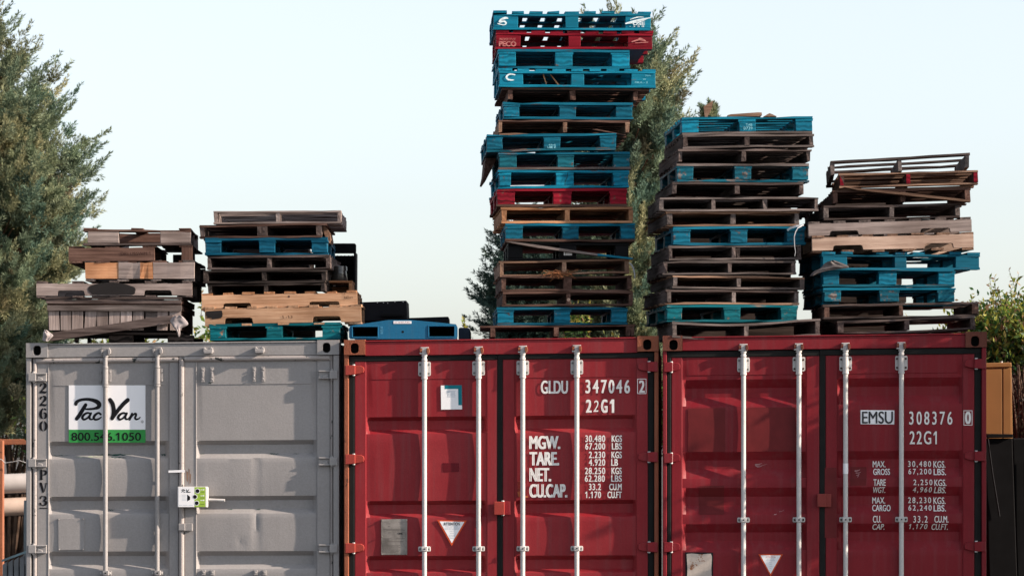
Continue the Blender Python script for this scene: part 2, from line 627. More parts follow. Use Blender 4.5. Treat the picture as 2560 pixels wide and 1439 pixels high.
def door(ct, name, xs, rows, y0, mat, stile_mat, dents=None, bulge=0.004, seam=None):
    """xs = stile x0, panel x0, panel x1, stile x1; rows = grooves (top, floor top, floor bottom, bottom)"""
    prof = [(y0, 0.0)]
    if seam:
        prof[0] = (y0, -0.004)
        prof += [(seam, -0.004), (seam + 1.2, 0.0)]
    last = prof[-1][0]
    DG = 0.044
    for a, b, c, d in rows:
        if a - last > 60 and not (seam and last < seam + 2):
            for k in range(1, 8):
                t = k / 8
                prof.append((last + (a - last) * t, -bulge * math.sin(math.pi * t)))
        prof += [(a - .4, 0.0), (b, DG), (c, DG), (d - 1.2, 0.003), (d + 1.2, 0.0)]
        last = d + 1
    for k in range(1, 8):
        t = k / 8
        prof.append((last + (BOT - last) * t, -bulge * math.sin(math.pi * t)))
    prof.append((BOT, 0.0))

    def D(py):
        if py <= prof[0][0]:
            return prof[0][1]
        for (a, da), (b, db) in zip(prof, prof[1:]):
            if a <= py <= b:
                return da + (db - da) * (py - a) / max(b - a, 1e-6)
        return 0.0
    nx = 30
    x0, x1 = xs[1], xs[2]
    e = 9.0
    cols = [x0] + [x0 + 3] + [x0 + e + (x1 - x0 - 2 * e) * k / nx for k in range(nx + 1)] + [x1 - 3] + [x1]
    mb = MB()
    vs = []
    for py, dv in prof:
        for i, px in enumerate(cols):
            edge = 0.0 if i in (0, len(cols) - 1) else (0.35 if i in (1, len(cols) - 2) else 1.0)
            d = max(dv, 0) * edge + min(dv, 0) * (1.0 if 2 < i < len(cols) - 3 else 0.3)
            if dents and edge == 1.0:
                d += dents(px, py)
            vs.append(ct.L(px, py, d))
    nc = len(cols)
    fs = [(r * nc + c, (r + 1) * nc + c, (r + 1) * nc + c + 1, r * nc + c + 1) for r in range(len(prof) - 1) for c in range(nc - 1)]
    mb.add(vs, fs, 0)
    o = mb.build(name, mat, ct.root, smooth=True, fixn=False, sharp=24)
    fb = MB()
    ct.box(fb, xs[0], xs[1], y0, BOT, -0.009, 0.03)
    ct.box(fb, xs[2], xs[3], y0, BOT, -0.009, 0.03)
    fb.build('door_frame', stile_mat, o, bevel=0.006)
    # thin steel back of the leaf
    bk = MB()
    ct.box(bk, xs[0], xs[3], y0, BOT, 0.045, 0.055)
    bk.build('door_back', stile_mat, o)
    return o, D, [p[0] for p in prof]


def lettering(ct, dr, D, brk, items, mat, name, parent, lift=0.0035, bold=0.02):
    """each item: text, x0, x1, y0, y1 [, shear [, bold [, spacing]]]; laid on the door's profile"""
    bm = bmesh.new()
    for it in items:
        pts, fs = text_fit(it[0], *it[1:5], bold=it[6] if len(it) > 6 else bold, shear=it[5] if len(it) > 5 else 0.0, spacing=it[7] if len(it) > 7 else 1.0)
        vs = [bm.verts.new((x, ct.flat(x, y), k)) for x, y, k in pts]
        for f in fs:
            try:
                bm.faces.new([vs[i] for i in f])
            except ValueError:
                pass
    lo = min(v.co.y for v in bm.verts)
    hi = max(v.co.y for v in bm.verts)
    for r in brk:
        if lo < r < hi:
            bmesh.ops.bisect_plane(bm, geom=bm.verts[:] + bm.edges[:] + bm.faces[:], plane_co=(0, r, 0), plane_no=(0, 1, 0))
    for v in bm.verts:
        v.co = ct.L(v.co.x, v.co.y, D(v.co.y) - lift - v.co.z * .0003)
    me = bpy.data.meshes.new(name)
    for f in bm.faces:
        f.normal_update()
        if f.normal.y > 0:
            f.normal_flip()
    bm.to_mesh(me)
    bm.free()
    me.materials.append(mat)
    o = bpy.data.objects.new(name, me)
    COL.objects.link(o)
    o.parent = parent
    return o


def bolts(ct, mb, pts, d, r=0.008, mi=0):
    for x, y in pts:
        a = ct.L(x, y, d)
        mb.tube(a, a + Vector((0, -0.009, 0)), r, r * 0.8, n=8, mi=mi)


def locking_bar(ct, dr, px, ytop, br, low, mat, camrust, keepmat, sleeve_w=13.0, plate=True, boltm=None, dark=()):
    """rod with its cam, upper bearing bracket (br = y0, y1) and lower guide (low = y centre)"""
    mb = MB()
    r = 0.0182
    dc = -0.0275
    ct.vtube(mb, px, br[1] + 8, BOT - 10, dc, r, n=18)
    ct.vtube(mb, px, ytop + 16, br[0], dc, r * 0.98, n=16)
    ct.vtube(mb, px, ytop + 14, ytop + 22, dc, r * 1.22, n=16)
    ct.vtube(mb, px, br[0] - 7, br[0] - 1, dc, r * 1.22, n=16)
    # cam head: hooked block with a flat cap
    ct.box(mb, px - 6, px + 5, ytop + 1, ytop + 17, dc - 0.02, dc + 0.012)
    ct.box(mb, px - 10, px + 10, ytop - 1.2, ytop + 1.6, dc - 0.021, dc + 0.012)
    ct.box(mb, px - 12, px + 10, ytop + 12.5, ytop + 16, dc - 0.021, dc + 0.011)
    o = mb.build('locking_bar', mat, dr, smooth=True, bevel=0.0022)
    kb = MB()
    ct.poly(kb, [(px + 5.5, ytop + 1.5), (px + 10, ytop + 0.5), (px + 12.5, ytop + 7), (px + 12, ytop + 13), (px + 8, ytop + 16.5), (px + 5.5, ytop + 12)], -0.068, -0.03)
    ct.poly(kb, [(px - 12.5, ytop + 3), (px - 7, ytop + 2.5), (px - 7, ytop + 11), (px - 11, ytop + 12)], -0.06, -0.03)
    kb.build('cam_keeper', keepmat, dr, bevel=0.002)
    pb = MB()
    if plate:
        ct.poly(pb, rrect(px - 15.5, px + 15.5, br[0], br[1], 4), -0.011, 0.0)
    else:
        for sx in (-1, 1):
            ct.box(pb, px + sx * 11 - 3, px + sx * 11 + 3, br[0] + 1, br[1] - 6, -0.012, 0.0)
    ct.vtube(pb, px, br[0], br[1] + (8 if plate else 2), dc, 0.0225, n=18)
    ct.vtube(pb, px, br[1] + 3, br[1] + 8, dc, 0.0245, n=18)
    pb.build('bearing_bracket', mat, dr, smooth=True, bevel=0.0015)
    bb = MB()
    h = br[1] - br[0]
    bx = 11 if plate else 11.5
    bolts(ct, bb, [(px + sx * bx, br[0] + h * t) for sx in (-1, 1) for t in (0.2, 0.82)], -0.011, 0.0085)
    bb.build('bracket_bolts', boltm or mat, dr, smooth=True)
    lb = MB()
    ct.poly(lb, rrect(px - 15.5, px + 15.5, low - 6.5, low + 6.5, 3), -0.009, 0.0)
    ct.box(lb, px - 7.5, px + 7.5, low - 6, low + 6, dc - 0.022, -0.002)
    lb.build('bar_guide', mat, dr, bevel=0.004)
    b2 = MB()
    bolts(ct, b2, [(px - 11, low), (px + 11, low)], -0.009, 0.0085)
    bolts(ct, b2, [(px + 0.5, low)], dc - 0.021, 0.006, 1)
    b2.build('guide_bolts', [boltm or GALV, HOLE], dr, smooth=True)
    return o


def hinge(ct, dr, pin, tip, yc, mat, kind='taper'):
    """pin = x at the corner post, tip = x of the strap's end on the door"""
    s = 1 if tip > pin else -1
    mb = MB()
    L = abs(tip - pin)
    if kind == 'taper':
        pts = [(pin, yc - 11.5), (pin + s * L * .8, yc - 11), (pin + s * L * .97, yc - 7), (tip, yc), (pin + s * L * .96, yc + 6), (pin + s * L * .72, yc + 9.5), (pin + s * L * .25, yc + 12), (pin, yc + 12)]
        ct.poly(mb, pts, -0.034, -0.006)
        ct.poly(mb, [(pin - s * 2, yc - 12.5), (pin + s * L * .5, yc - 12), (pin + s * L * .5, yc + 11), (pin - s * 2, yc + 12.8)], -0.05, -0.02)
    else:
        pts = [(pin, yc - 10), (tip, yc - 10.5), (tip, yc + 10), (pin, yc + 10)]
        ct.poly(mb, pts, -0.030, -0.006)
        ct.poly(mb, [(pin + s * 0, yc - 10.5), (pin + s * L * .42, yc - 10.5), (pin + s * L * .42, yc + 10.5), (pin, yc + 10.5)], -0.052, -0.02)
        ct.poly(mb, [(pin + s * L * .42, yc - 10.5), (tip, yc - 10.5), (tip, yc - 6.5), (pin + s * L * .42, yc - 6.5)], -0.046, -0.02)
        ct.poly(mb, [(pin + s * L * .42, yc + 6.5), (tip, yc + 6.5), (tip, yc + 10.5), (pin + s * L * .42, yc + 10.5)], -0.046, -0.02)
        ct.poly(mb, [(pin + s * L * .55, yc - 2), (pin + s * L * .78, yc + 3), (pin + s * L * .78, yc + 7), (pin + s * L * .5, yc + 7), (pin + s * L * .5, yc + 1)], -0.040, -0.02)
    mb.build('hinge', mat, dr, bevel=0.004)
    pb = MB()
    px = pin + s * L * (0.42 if kind == 'taper' else 0.3)
    ct.vtube(pb, px, yc - 14.5, yc + 14.0, -0.03, 0.0115)
    pb.build('hinge_pin', GALV if kind == 'taper' else mat, dr, smooth=True)


def container(ct, cast, hole, posts, gask, doors, grooves, hdr, gasky, hinges, hinge_kind, mats, seam, dents=(None, None), bulge=0.004):
    M, Mst, Mpost, Mcast, Mg = mats[:5]
    cx = [(cast[0], cast[1]), (cast[2], cast[3])]
    for (a, b), hx in zip(cx, hole[:2]):
        casting(ct, a, b, cast[4], cast[5], hx, hole[2], hole[3], hole[4], Mcast, ct.root)
    for a, b in (posts[:2], posts[2:]):
        mb = MB()
        ct.box(mb, a, b, cast[5] + 1, BOT + 30, -0.034, 0.08)
        mb.build('corner_post', Mpost, ct.root, bevel=0.006)
    mb = MB()
    ct.box(mb, cast[1], cast[2], hdr[0] + 4, hdr[1], -0.026, 0.06)
    ct.box(mb, cast[1], cast[2], hdr[0], hdr[0] + 3.5, -0.036, 0.10)
    mb.build('header_rail', M, ct.root, bevel=0.003)
    mb = MB()
    ct.box(mb, posts[1], posts[2], BOT + 2, BOT + 30, -0.03, 0.08)
    mb.build('door_sill', M, ct.root, bevel=0.004)
    # body: corrugated sides, roof, end wall, floor
    zt = ct.L(ct.pxc, hdr[0], 0).z - 0.03
    wx = abs(ct.L(posts[3], 1000, 0).x)
    wl = ct.L(posts[0], 1000, 0).x
    mb = MB()
    ln = 6.0
    for side, sg in ((wl + 0.012, 1), (wx - 0.012, -1)):
        pr = []
        y = 0.14
        while y < ln - 0.2:
            pr += [(0, y), (0, y + .09), (0.034, y + .14), (0.034, y + .23)]
            y += 0.28
        pr.append((0, ln))
        vs = []
        for q, yy in pr:
            vs += [(side + sg * q, yy, 0.12), (side + sg * q, yy, zt)]
        mb.add(vs, [(2 * i, 2 * i + 1, 2 * i + 3, 2 * i + 2) for i in range(len(pr) - 1)])
    mb.box(wl, wx, ln, ln + 0.03, 0.1, zt)
    mb.build('side_walls', M, ct.root, fixn=False)
    mb = MB()
    mb.box(wl, wx, 0.09, ln + 0.03, zt, zt + 0.012)
    mb.build('roof', M, ct.root)
    mb = MB()
    mb.box(wl, wx, 0.0, ln, 0.04, 0.11)
    mb.build('floor_frame', M, ct.root)
    # gaskets
    mb = MB()
    for gx in gask:
        if len(gx) == 2:
            ct.box(mb, gx[0], gx[1], gasky[0], BOT, -0.011, 0.03)
    g1, g2 = gask[0][1], gask[1]
    ct.box(mb, gask[0][0], g2[0] - 0.3, gasky[0] + 0.4, gasky[1] + 1, -0.0135, 0.03)
    ct.box(mb, g2[0], gask[2][1], gasky[0] - 0.2, gasky[1], -0.016, 0.03)
    mb.build('door_gasket', Mg, ct.root, bevel=0.007)
    outs = []
    for k, xs in enumerate(doors):
        o, D, brk = door(ct, 'door', xs, grooves, gasky[1] - 0.5, M, Mst, dents[k], bulge, seam)
        outs.append((o, D, brk))
        for yc in hinges:
            if k == 0:
                hinge(ct, o, posts[0] + 5, xs[1] - 5, yc, mats[5][0] if len(mats) > 5 else M, hinge_kind)
            else:
                hinge(ct, o, posts[3] - 4, xs[2] + 4, yc, mats[5][1] if len(mats) > 5 else M, hinge_kind)
    return outs


# ---- grey container
c1 = CT(65, 848, 24.20, -8, -2, 'grey painted shipping container with green and white hire company sign')


def dent1(px, py):
    d = 0.0
    if 1146 < py < 1378:
        x = px - 642 - (py - 1240) * 0.02
        d += 0.011 * math.exp(-(x / 4.5) ** 2) * (0.6 + 0.4 * math.sin(py * 0.03)) - 0.002 * math.exp(-((x + 40) / 30) ** 2)
    d += 0.008 * math.exp(-((px - 602) ** 2 + (py - 1355) ** 2) / 60.0)
    d += 0.0012 * math.sin(px * 0.021 + 1) * math.sin(py * 0.017)
    return d


g1 = [(1101, 1111.5, 1134, 1146), (1239.5, 1250, 1272, 1284), (1377, 1388, 1410, 1422), (1515, 1526, 1548, 1560)]
d1 = container(c1, (65, 119, 793, 847.5, 853, 889.5), (92.5, 816, 872, 20, 25), (65, 77.5, 833, 847.5), ((82, 92), (447, 461), (825.5, 832)),
               ((92, 121, 422.5, 446.5), (461, 490, 792, 825)), g1, (855, 890), (891, 904.5), (939, 1154.5, 1371), 'box',
               (GREY, GREY, GREY, GREY, GREYCHIP), 961, (lambda x, y: 0.0008 * math.sin(x * .03) * math.sin(y * .02), dent1), bulge=0.003)
for px in (263.5, 393):
    locking_bar(c1, d1[0][0], px, 868, (920, 957), 1431, GREY, GREY, GREY, plate=False)
mb = MB()
for a, b in ((502, 511), (525, 534), (630.6, 639), (653, 662)):
    c1.box(mb, a, b, 918, 955, -0.012, 0.0)
    bolts(c1, mb, [((a + b) / 2, 924), ((a + b) / 2, 948)], -0.012, 0.009)
    c1.box(mb, (a + b) / 2 - 1.5, (a + b) / 2 + 1.5, 929, 943, -0.022, -0.011)
mb.build('empty_bar_brackets', GREY, d1[1][0], bevel=0.002)
mb = MB()
for a in (504, 526, 634, 656):
    c1.box(mb, a, a + 9, 1424, 1437, -0.02, 0.0)
    bolts(c1, mb, [(a + 4.5, 1430)], -0.02, 0.009)
mb.build('empty_bar_guides', GREY, d1[1][0], bevel=0.002)
mb = MB()
for x in (519.5, 648):
    c1.poly(mb, [(x - 13, 870), (x - 9, 867.5), (x - 4, 873), (x + 3, 873), (x + 7, 867.5), (x + 12, 871), (x + 13, 881), (x + 6, 885), (x - 9, 884)], -0.062, -0.02)
    c1.poly(mb, [(x - 12, 876), (x + 12, 876), (x + 10, 884), (x - 10, 884)], -0.075, -0.02)
mb.build('cam_keepers', GREY, c1.root, bevel=0.004)
# tube-like seal edges in grey paint
mb = MB()
c1.vtube(mb, 87, 905, BOT, -0.012, 0.0155)
c1.vtube(mb, 454, 897, BOT, -0.014, 0.021)
mb.tube(c1.L(92, 898, -0.012), c1.L(446, 898, -0.012), 0.0205)
mb.tube(c1.L(462, 897, -0.014), c1.L(824, 897, -0.014), 0.0205)
mb.build('painted_seal', GREYCHIP, c1.root, smooth=True)
mb = MB()
c1.box(mb, 120, 122, 905, BOT, -0.0125, 0.0)
c1.box(mb, 489, 491, 905, BOT, -0.0125, 0.0)
mb.build('weld_bead', GREY, c1.root, bevel=0.002)


def slab(ct, pts, d0, d1, mat, name, parent, D=0.0, bevel=0.0):
    mb = MB()
    ct.poly(mb, pts, D + d0, D + d1, 0, True)
    return mb.build(name, mat, parent, bevel=bevel)


# old green paint showing where the rib edges are scraped


def scar(ct, D, px0, px1, py, h, mat, name, parent, seed, lift=0.0022, n=14):
    rg = random.Random(seed)
    mb = MB()
    up, dn = [], []
    for i in range(n + 1):
        t = i / n
        x = px0 + (px1 - px0) * t
        e = min(1, 4 * t, 4 * (1 - t))
        c = py + rg.uniform(-.3, .3) * h
        k = h * e * rg.uniform(.1, 1.0)
        up.append((x, c - k * .5))
        dn.append((x, c + k * .5 + .15))
    vs = [ct.L(x, y, D(y) - lift) for x, y in up] + [ct.L(x, y, D(y) - lift) for x, y in dn]
    mb.add(vs, [(i, n + 1 + i, n + 2 + i, i + 1) for i in range(n)])
    return mb.build(name, mat, parent, fixn=False)


OLDG = plain('old_green_paint', (0.018, 0.055, 0.045), .6, 0, .5, 30)
OLDP = plain('pale_old_paint', (0.36, 0.40, 0.30), .6, 0, .3, 30)
for i, (k, x0, x1, y, h, m_) in enumerate(((0, 228, 330, 1134.6, 4.6, OLDG), (0, 186, 262, 1139.5, 3.4, OLDP), (0, 402, 421, 1135, 6, OLDG), (0, 270, 318, 1141.5, 3, OLDG), (0, 262, 286, 1272.6, 3, OLDG), (0, 128, 170, 1136, 2.2, OLDG),
                                           (1, 672, 698, 1134.6, 2.6, OLDG), (1, 732, 748, 1135, 1.8, OLDG), (1, 500, 512, 1133.8, 1.6, OLDG), (1, 568, 582, 1272.6, 2.4, OLDG), (1, 640, 652, 1272.8, 2, OLDG), (1, 520, 530, 957, 4, OLDG))):
    scar(c1, d1[k][1], x0, x1, y, h, m_, 'paint_scar', d1[k][0], i, 0.0022 + (.0012 if i == 1 else 0))
RSTAIN = plain('rust_stain', (0.20, 0.125, 0.085), .7, 0, .4, 20)
mb = MB()
for x0, x1, y0, y1 in ((466, 470, 1176, 1204), (471.5, 474, 1170, 1211), (475, 477.5, 1182, 1208)):
    c1.poly(mb, [(x0, y0), (x1, y0 + 3), (x1 - .5, y1), (x0 + .6, y1 - 4)], -0.0098, -0.008, 0, True)
mb.build('rust_stain', RSTAIN, d1[1][0])
# company sign
sg = MB()
c1.poly(sg, [(172, 962.5), (363.5, 962.5), (363.5, 1073), (172, 1073)], -0.006, -0.0005, 0, True)
c1.poly(sg, [(172, 1073.2), (363.5, 1073.2), (363.5, 1105.5), (172, 1105.5)], -0.006, -0.0005, 1, True)
sign = sg.build('company_sign', [SIGNW, SIGNG], c1.root)
tag(sign, 'white vinyl sign with black script name above green telephone band')


def z1(x, y, d):
    return c1.raw(40 + x / 4.798, 840 + y / 4.798, d)


lg = MB()
for s in ([(835, 822, 42), (800, 880, 46), (760, 945, 48), (728, 988, 44)],
          [(718, 812, 42), (726, 790, 42), (765, 766, 36), (830, 755, 34), (900, 760, 40), (965, 782, 52), (998, 815, 54), (985, 850, 44), (940, 866, 30), (880, 872, 26), (835, 872, 20)],
          [(895, 928, 24), (858, 918, 24), (815, 940, 30), (796, 975, 32), (815, 997, 26), (858, 978, 22), (895, 932, 24)],
          [(900, 922, 26), (882, 962, 28), (888, 990, 26), (915, 995, 18), (940, 975, 14)],
          [(1015, 935, 26), (990, 918, 24), (952, 940, 30), (932, 975, 32), (950, 998, 26), (992, 990, 22), (1022, 968, 14)],
          [(1128, 762, 50), (1158, 810, 52), (1172, 880, 52), (1168, 940, 50), (1152, 984, 46)],
          [(1340, 764, 50), (1285, 815, 48), (1230, 880, 46), (1185, 940, 42), (1155, 985, 40)],
          [(1326, 930, 24), (1288, 918, 24), (1246, 940, 30), (1226, 975, 32), (1246, 997, 26), (1288, 978, 22), (1325, 932, 24)],
          [(1330, 922, 26), (1312, 962, 28), (1318, 990, 26), (1345, 990, 18), (1372, 958, 16), (1392, 930, 24)],
          [(1392, 928, 28), (1376, 965, 28), (1362, 998, 26)],
          [(1372, 985, 18), (1402, 945, 20), (1434, 926, 26), (1440, 946, 26), (1428, 975, 26), (1440, 994, 24), (1470, 988, 18), (1488, 970, 14)]):
    stroke(lg, s, z1, -0.0068)
stroke(lg, [(1515 + 15 * math.cos(t * .7), 1023 + 15 * math.sin(t * .7), 3) for t in range(10)], z1, -0.0068, n=3)
stroke(lg, [(1511, 1030, 3), (1511, 1016, 3), (1518, 1018, 3), (1513, 1023, 3), (1520, 1030, 3)], z1, -0.0068, n=2)
lg.build('script_lettering', INK, sign, fixn=False)
lt = MB()
pts, fs = text_fit('800.546.1050', 178.5, 352.5, 1080.5, 1100.5, bold=0.012)
lt.add([c1.raw(x, y, -0.0072 - k * .0003) for x, y, k in pts], [f for f in fs])
lt.build('telephone_number', INK, sign, fixn=False)


# stencilled code on the left stile
def glyph(mb, ch, x0, y0, wd, ht, ct):
    S = {
        '2': [[(14, 38, 20), (20, 24, 24), (30, 20, 18)], [(48, 8, 14), (68, 16, 28), (74, 38, 34), (60, 62, 26), (38, 86, 16), (14, 108, 12)], [(12, 118, 20), (40, 112, 26), (70, 118, 26), (88, 106, 10)]],
        '6': [[(40, 4, 14), (22, 40, 30), (16, 75, 36), (26, 108, 28), (40, 122, 10)], [(60, 4, 16), (76, 14, 22)], [(58, 52, 14), (78, 66, 28), (82, 90, 32), (74, 112, 24), (58, 122, 10)]],
        '0': [[(40, 4, 8), (20, 30, 28), (14, 63, 34), (20, 96, 28), (40, 122, 8)], [(58, 4, 8), (78, 30, 28), (84, 63, 34), (78, 96, 28), (58, 122, 8)]],
        'P': [[(24, 6, 30), (24, 118, 30)], [(8, 118, 8), (42, 118, 8)], [(48, 6, 12), (76, 16, 26), (82, 36, 30), (70, 58, 22), (48, 64, 10)]],
        'V': [[(18, 6, 32), (30, 50, 32), (46, 116, 22)], [(62, 108, 10), (76, 50, 12), (84, 6, 14)], [(70, 5, 8), (96, 5, 8)]],
        '3': [[(14, 28, 22), (24, 8, 16), (42, 4, 10)], [(56, 6, 14), (76, 20, 28), (74, 42, 26), (54, 56, 12)], [(50, 62, 10), (78, 74, 28), (82, 96, 32), (66, 116, 22), (52, 122, 10)], [(12, 96, 24), (22, 114, 18), (40, 120, 10)]],
        '-': [[(6, 6, 12), (94, 10, 12)]],
    }[ch]
    for s in S:
        stroke(mb, [(x, y, q) for x, y, q in s], lambda x, y, d: ct.raw(x0 + x / 96 * wd, y0 + y / 126 * ht, d), -0.0105, n=5)


for code in ((('2', 956, 26), ('2', 988, 26), ('6', 1020, 26), ('0', 1051.5, 25.5)), (('P', 1174, 24), ('V', 1206.5, 24), ('3', 1238.6, 24.5), ('-', 1267.5, 24))):
    sb = MB()
    for ch, y0, h in code:
        glyph(sb, ch, 98.3, y0, 19.5, h, c1)
    sb.build('stencilled_code', INK, d1[0][0], fixn=False)

# lock box over the seam
lk = MB()
c1.poly(lk, [(443, 1215.5), (515, 1215.5), (517.5, 1218.5), (517.5, 1267.5), (443, 1267.5)], -0.10, -0.01, 0, True)
lock = lk.build('lock_box', GALV2, c1.root, bevel=0.006)
tag(lock, 'white steel lock box with lime green instruction label')
fb = MB()
c1.poly(fb, [(446, 1216.6), (486, 1216.6), (486, 1266), (446, 1266)], -0.1025, -0.099, 0, True)
c1.poly(fb, [(486.1, 1216.6), (513, 1216.6), (513, 1266), (486.1, 1266)], -0.1025, -0.099, 1, True)
for i, (cx, cy) in enumerate(((493.8, 1226.2), (487.4, 1240.7), (491.8, 1256.5))):
    c1.poly(fb, [(cx + 6.3 * math.cos(t * .39), cy + 6.3 * math.sin(t * .39)) for t in range(16)], -0.1032, -0.1, 0, True)
    c1.poly(fb, [(cx + 4.9 * math.cos(t * .39), cy + 4.9 * math.sin(t * .39)) for t in range(16)], -0.1038, -0.1, 2, True)
for y in (1222.5, 1237.5, 1249):
    c1.poly(fb, [(501, y), (508, y), (508, y - 1.6), (511.5, y + .6), (508, y + 2.6), (508, y + 1.4), (501, y + 1.4)], -0.1032, -0.1, 0, True)
for y in (1228, 1242.8, 1258.8):
    c1.poly(fb, [(500.5, y), (511.5, y), (511.5, y + 1.2), (500.5, y + 1.2)], -0.103, -0.1, 4, True)
c1.poly(fb, [(468, 1235), (475.3, 1240.5), (475.3, 1247.5), (468, 1252)], -0.103, -0.1, 2, True)
for k in range(5):
    c1.poly(fb, [(454.5, 1236 + 3.3 * k), (464.5, 1236 + 3.3 * k), (464.5, 1236.8 + 3.3 * k), (454.5, 1236.8 + 3.3 * k)], -0.103, -0.1, 3, True)
for a, b in ((448, 455), (457, 469), (471, 482)):
    c1.poly(fb, [(a, 1261), (b, 1261), (b, 1262), (a, 1262)], -0.103, -0.1, 3, True)
zz = lambda x, y, d: c1.raw(453.5 + (x - 695) / 800 * 23, 1222 + (y - 740) / 270 * 8, d)
for s in ([(835, 815, 50), (730, 990, 50)], [(718, 815, 50), (830, 755, 50), (990, 815, 60), (880, 870, 40)], [(880, 940, 60), (1000, 980, 60)],
          [(1128, 762, 60), (1172, 880, 60), (1152, 984, 60)], [(1340, 764, 60), (1155, 985, 50)], [(1230, 975, 70), (1480, 975, 50)]):
    stroke(fb, s, zz, -0.103, 2)
fb.build('instruction_label', [SIGNW, LIME, INK, PALEINK, plain('olive_ink', (0.10, 0.17, 0.03))], lock)
hb = MB()
hb.tube(c1.raw(517, 1248, -0.05), c1.raw(562, 1250, -0.05), 0.0115, n=10)
hb.build('lock_handle', GALV2, lock, smooth=True)
mb = MB()
c1.poly(mb, [(446, 1307.5), (480.5, 1307.5), (480.5, 1326), (446, 1326)], -0.042, -0.012, 0, True)
c1.poly(mb, [(446.5, 1308), (462, 1308), (462, 1325), (446.5, 1325)], -0.055, -0.02, 0, True)
mb.build('door_keeper', GREY, c1.root, bevel=0.003)
mb = MB()
c1.poly(mb, [(421, 1175), (461.5, 1173.5), (461.5, 1179.5), (421, 1180.5)], -0.042, -0.038, 0, True)
mb.build('zip_tie', SIGNW, c1.root)
mb = MB()
c1.poly(mb, [(145, 1295), (211, 1294.5), (210.5, 1373.5), (146, 1374)], -0.009, -0.002, 0, True)
bolts(c1, mb, [(147, 1296.5), (208, 1296), (148, 1372), (208, 1371.5)], -0.009, 0.006)
mb.build('blank_plate', GREY, d1[0][0], bevel=0.002)

# ---- middle red container
c2 = CT(860, 1646.5, 24.03, -10, -2.5, 'dull red shipping container with weight table, in the middle of the row')
g2 = [(1039.5, 1049, 1071.5, 1082.5), (1250, 1259.5, 1281.5, 1292.5), (1388, 1398, 1421, 1431), (1526, 1536, 1559, 1569)]
d2 = container(c2, (860, 912.5, 1593.5, 1646.5, 844, 882), (886.5, 1618, 865.5, 21, 26), (860, 871.5, 1635.8, 1646.5), ((872, 886.5), (1243, 1257), (1620, 1635.5)),
               ((886.5, 915.5, 1217, 1243), (1257, 1286, 1591, 1619.5)), g2, (846.5, 885), (885, 898.5), (920.5, 1144.5, 1368), 'taper',
               (RED, RED, RUST, RUST, RUBBER, (REDL, RED)), 944.5)
GREYBOLT = plain('grey_bolt', (0.16, 0.17, 0.165), .6)
for k, px in enumerate((1061, 1196.3, 1306.8, 1442)):
    locking_bar(c2, d2[k // 2][0], px, 866 if k < 2 else 865.5, (901.5, 937.5), 1370.5, GALV2, True, RUST, boltm=GREYBOLT)
rD, rB = d2[1][1], d2[1][2]
rdoor = d2[1][0]
lettering(c2, rdoor, rD, rB, [('GLDU', 1352, 1420, 951, 983, 0, 0.022), ('347046', 1463.5, 1575, 949, 982, 0, 0.02, 1.35)], WHITE, 'container_number', rdoor, bold=0.02, lift=0.0075)
lettering(c2, rdoor, rD, rB, [('2', 1597.5, 1612, 950.5, 980, 0, 0.025)], WHITE, 'check_digit', rdoor, lift=0.012)
lettering(c2, rdoor, rD, rB, [('2', 1464.6, 1479, 998.5, 1030, 0, .03), ('2', 1483, 1496, 1000, 1028.5, .15, -.004), ('G', 1502.5, 1519, 998, 1030.5, 0, .03), ('1', 1524.5, 1535.5, 998, 1030.5, 0, .03)], WHITE, 'size_code', rdoor, lift=0.0065)
lettering(c2, rdoor, rD, rB, [('MGW.', 1323, 1401, 1089.3, 1121, 0, .035), ('TARE.', 1323.7, 1398, 1129.4, 1162, 0, .035), ('NET.', 1323.5, 1378, 1169.4, 1202, 0, .035), ('CU.CAP.', 1323, 1418.6, 1209.5, 1242, 0, .035)], WHITE, 'weight_headings', rdoor, lift=0.0065)
wt = []
for y0, y1, a, xa, b, xb in ((1087.5, 1103.6, '30.480', (1463, 1513), 'KGS', (1529, 1555)), (1106.7, 1122.5, '67.200', (1463, 1513), 'LBS', (1529.5, 1555)),
                             (1128, 1144, '2.230', (1472, 1513), 'KGS', (1528.5, 1554.6)), (1146.6, 1163, '4.920', (1472, 1513), 'LB', (1528, 1545)),
                             (1168, 1184, '28.250', (1462, 1513), 'KGS', (1528.5, 1554.5)), (1187, 1203, '62.280', (1462, 1512), 'LBS', (1528, 1554.5)),
                             (1208, 1224, '33.2', (1472, 1502.5), 'CU.M', (1523, 1554.3)), (1227.7, 1243.7, '1.170', (1463, 1502.5), 'CU.FT', (1518.5, 1554.3))):
    wt += [(a, xa[0], xa[1], y0, y1, 0, .022, 1.15), (b, xb[0], xb[1], y0, y1, 0, .022)]
lettering(c2, rdoor, rD, rB, wt, WHITE, 'weight_table', rdoor, lift=0.0065)


def frame2d(ct, x0, x1, y0, y1, t, dep, mat, name, parent):
    mb = MB()
    for a, b, c, d in ((x0, x1, y0, y0 + t), (x0, x1, y1 - t, y1), (x0, x0 + t, y0 + t, y1 - t), (x1 - t, x1, y0 + t, y1 - t)):
        ct.poly(mb, [(a, c), (b, c), (b, d), (a, d)], dep, dep + 0.003, 0, True)
    return mb.build(name, mat, parent)


